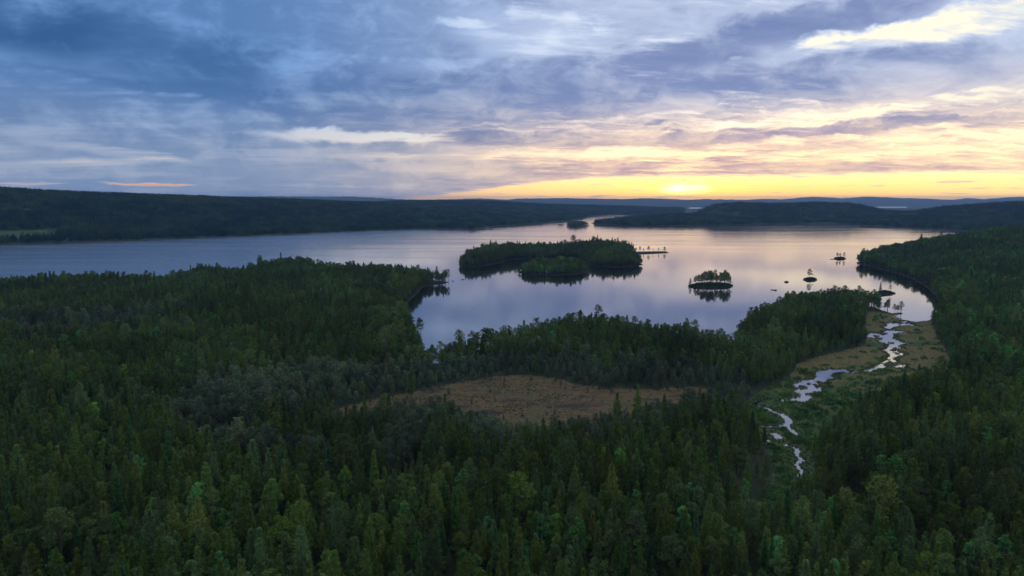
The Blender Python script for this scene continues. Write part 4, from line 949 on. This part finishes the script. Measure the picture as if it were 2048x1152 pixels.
def fringe(X, Y):
    return (survey(X, Y)['creek'] > -2.6) & (RNG.random(len(X)) < 0.75)
low_growth('creek_sedge', 'dark green sedge fringing the creek banks', 'MARSH', 1.1, ('shrub', 'marsh'), fringe, 0.35, 0.8)
low_growth('willow_scrub', 'low green scrub on the lower end of the marsh', 'MARSH', 2.4, ('scrub', 'marsh'), lambda X, Y: (RNG.random(len(X)) < np.interp(Y, [200, 300, 380, 520], [0.75, 0.4, 0.05, 0.02])) & (survey(X, Y)['creek'] < -2.2), 0.8, 2.2)
low_growth('sedge', 'tufted sedge on the marsh beside the creek', 'MARSH', 1.5, ('sedge', 'marsh'), lambda X, Y: RNG.random(len(X)) < 0.8, 0.15, 0.4)

# ------------------------------------------------------------------ rocks in the lake
def rock(x, y, r, h, label):
    import bmesh
    bm = bmesh.new(); bmesh.ops.create_icosphere(bm, subdivisions=3, radius=1.0)
    for v in bm.verts:
        p = v.co; q = np.array([p.x * 1.7 + x, p.y * 1.7 + p.z]); f = 1 + float(fbm(q[:1], q[1:], 51)[0]) * 0.7
        v.co = Vector((p.x * r * f, p.y * r * 0.8 * f, max(-0.5, p.z) * h * f * (1.0 if p.z > 0 else 0.8)))
    me = bpy.data.meshes.new('rock'); bm.to_mesh(me); bm.free(); me.materials.append(M['rock'])
    o = bpy.data.objects.new('rock', me); COL.objects.link(o); o.location = (x, y, 0.05); tag(o, label, 'rock', None); return o
for (x, y, r_, h_), lab in zip(LAYOUT['ROCKS'], ('dark boulder in open water left of the lone-pine islet', 'flat low rock near the peninsula trees', 'small upright rock at the end of the flat rock', 'flat rock left of the three-tree islet',
        'low rock in the water off the left spit, farther out', 'low rock close to the tip of the left spit')):
    rock(x, y, r_, h_, lab)

# ------------------------------------------------------------------ a farmhouse and shore huts far across the lake
M['whitewall'] = material('white_boards', lambda nt: principled(nt, (0.8, 0.8, 0.78), 0.7)); M['redwall'] = material('grey_boards', lambda nt: principled(nt, (0.42, 0.40, 0.38), 0.8))
M['roof'] = material('roof_tiles', lambda nt: principled(nt, (0.10, 0.09, 0.09), 0.7)); M['pane'] = material('window_glass', lambda nt: principled(nt, (0.02, 0.02, 0.03), 0.1, 0.5))
def house(name, label, x, y, w, d, h, turn, wall):
    root = bpy.data.objects.new(name, None); COL.objects.link(root); root.location = (x, y, height_at(x, y)); root.rotation_euler = (0, 0, turn); tag(root, label, name.split('_')[-1])
    a, b, rz = w / 2, d / 2, h * 0.45
    v = [(-a, -b, -1.5), (a, -b, -1.5), (a, b, -1.5), (-a, b, -1.5), (-a, -b, h), (a, -b, h), (a, b, h), (-a, b, h), (-a, 0, h + rz), (a, 0, h + rz)]
    wl = link_mesh('wall', v, [(0, 1, 5), (0, 5, 4), (2, 3, 7), (2, 7, 6), (1, 2, 6), (1, 6, 5), (3, 0, 4), (3, 4, 7), (4, 8, 7), (5, 6, 9)], [M[wall]], root)
    o_, t_ = 0.4, 0.18
    rv = []
    for sx in (-a - o_, a + o_):
        for yy, zz in ((-b - o_, h - o_ * 2 * rz / d), (0, h + rz + 0.02), (b + o_, h - o_ * 2 * rz / d)): rv += [(sx, yy, zz + 0.03), (sx, yy, zz + t_)]
    link_mesh('roof', rv, [(1, 7, 9, 3), (3, 9, 11, 5), (0, 2, 8, 6), (2, 4, 10, 8), (0, 1, 3, 2), (2, 3, 5, 4), (6, 8, 9, 7), (8, 10, 11, 9), (0, 6, 7, 1), (4, 5, 11, 10)], [M['roof']], root)
    for fx in (-0.28, 0.28):
        cx_ = fx * w; link_mesh('window', [(cx_ - 0.5, -b - 0.03, h * 0.4), (cx_ + 0.5, -b - 0.03, h * 0.4), (cx_ + 0.5, -b - 0.03, h * 0.78), (cx_ - 0.5, -b - 0.03, h * 0.78)], [(0, 1, 2, 3)], [M['pane']], root)
    link_mesh('door', [(-0.45, -b - 0.04, 0), (0.45, -b - 0.04, 0), (0.45, -b - 0.04, 2.0), (-0.45, -b - 0.04, 2.0)], [(0, 1, 2, 3)], [M['redwall']], root)
    return root
house('white_house', 'tiny white house on the hill across the lake', -265, 3654, 10, 8, 6.5, 0.1, 'whitewall')
house('boat_hut', 'tiny pale hut by the far left shore below the meadow', -958, 1494, 5, 4, 2.6, -0.5, 'whitewall')

# ------------------------------------------------------------------ evening haze
def haze_mat():
    m = bpy.data.materials.new('evening_haze'); m.use_nodes = True; nt = m.node_tree; nt.nodes.clear()
    out = nt.nodes.new('ShaderNodeOutputMaterial'); v = nt.nodes.new('ShaderNodeVolumePrincipled')
    v.inputs['Color'].default_value = (0.34, 0.55, 1.0, 1); v.inputs['Density'].default_value = 6.0e-5; v.inputs['Anisotropy'].default_value = 0.4
    nt.links.new(v.outputs[0], out.inputs['Volume']); return m
x0, x1, y0, y1, z0, z1 = -20400, 20400, -20400, 20400, -8, 182
hv = [(x, y, z) for z in (z0, z1) for y in (y0, y1) for x in (x0, x1)]
hz = link_mesh('haze', hv, [(0, 2, 3, 1), (4, 5, 7, 6), (0, 1, 5, 4), (2, 6, 7, 3), (0, 4, 6, 2), (1, 3, 7, 5)], [haze_mat()])
tag(hz, 'thin blue evening haze over the lake', 'haze', kind='stuff')
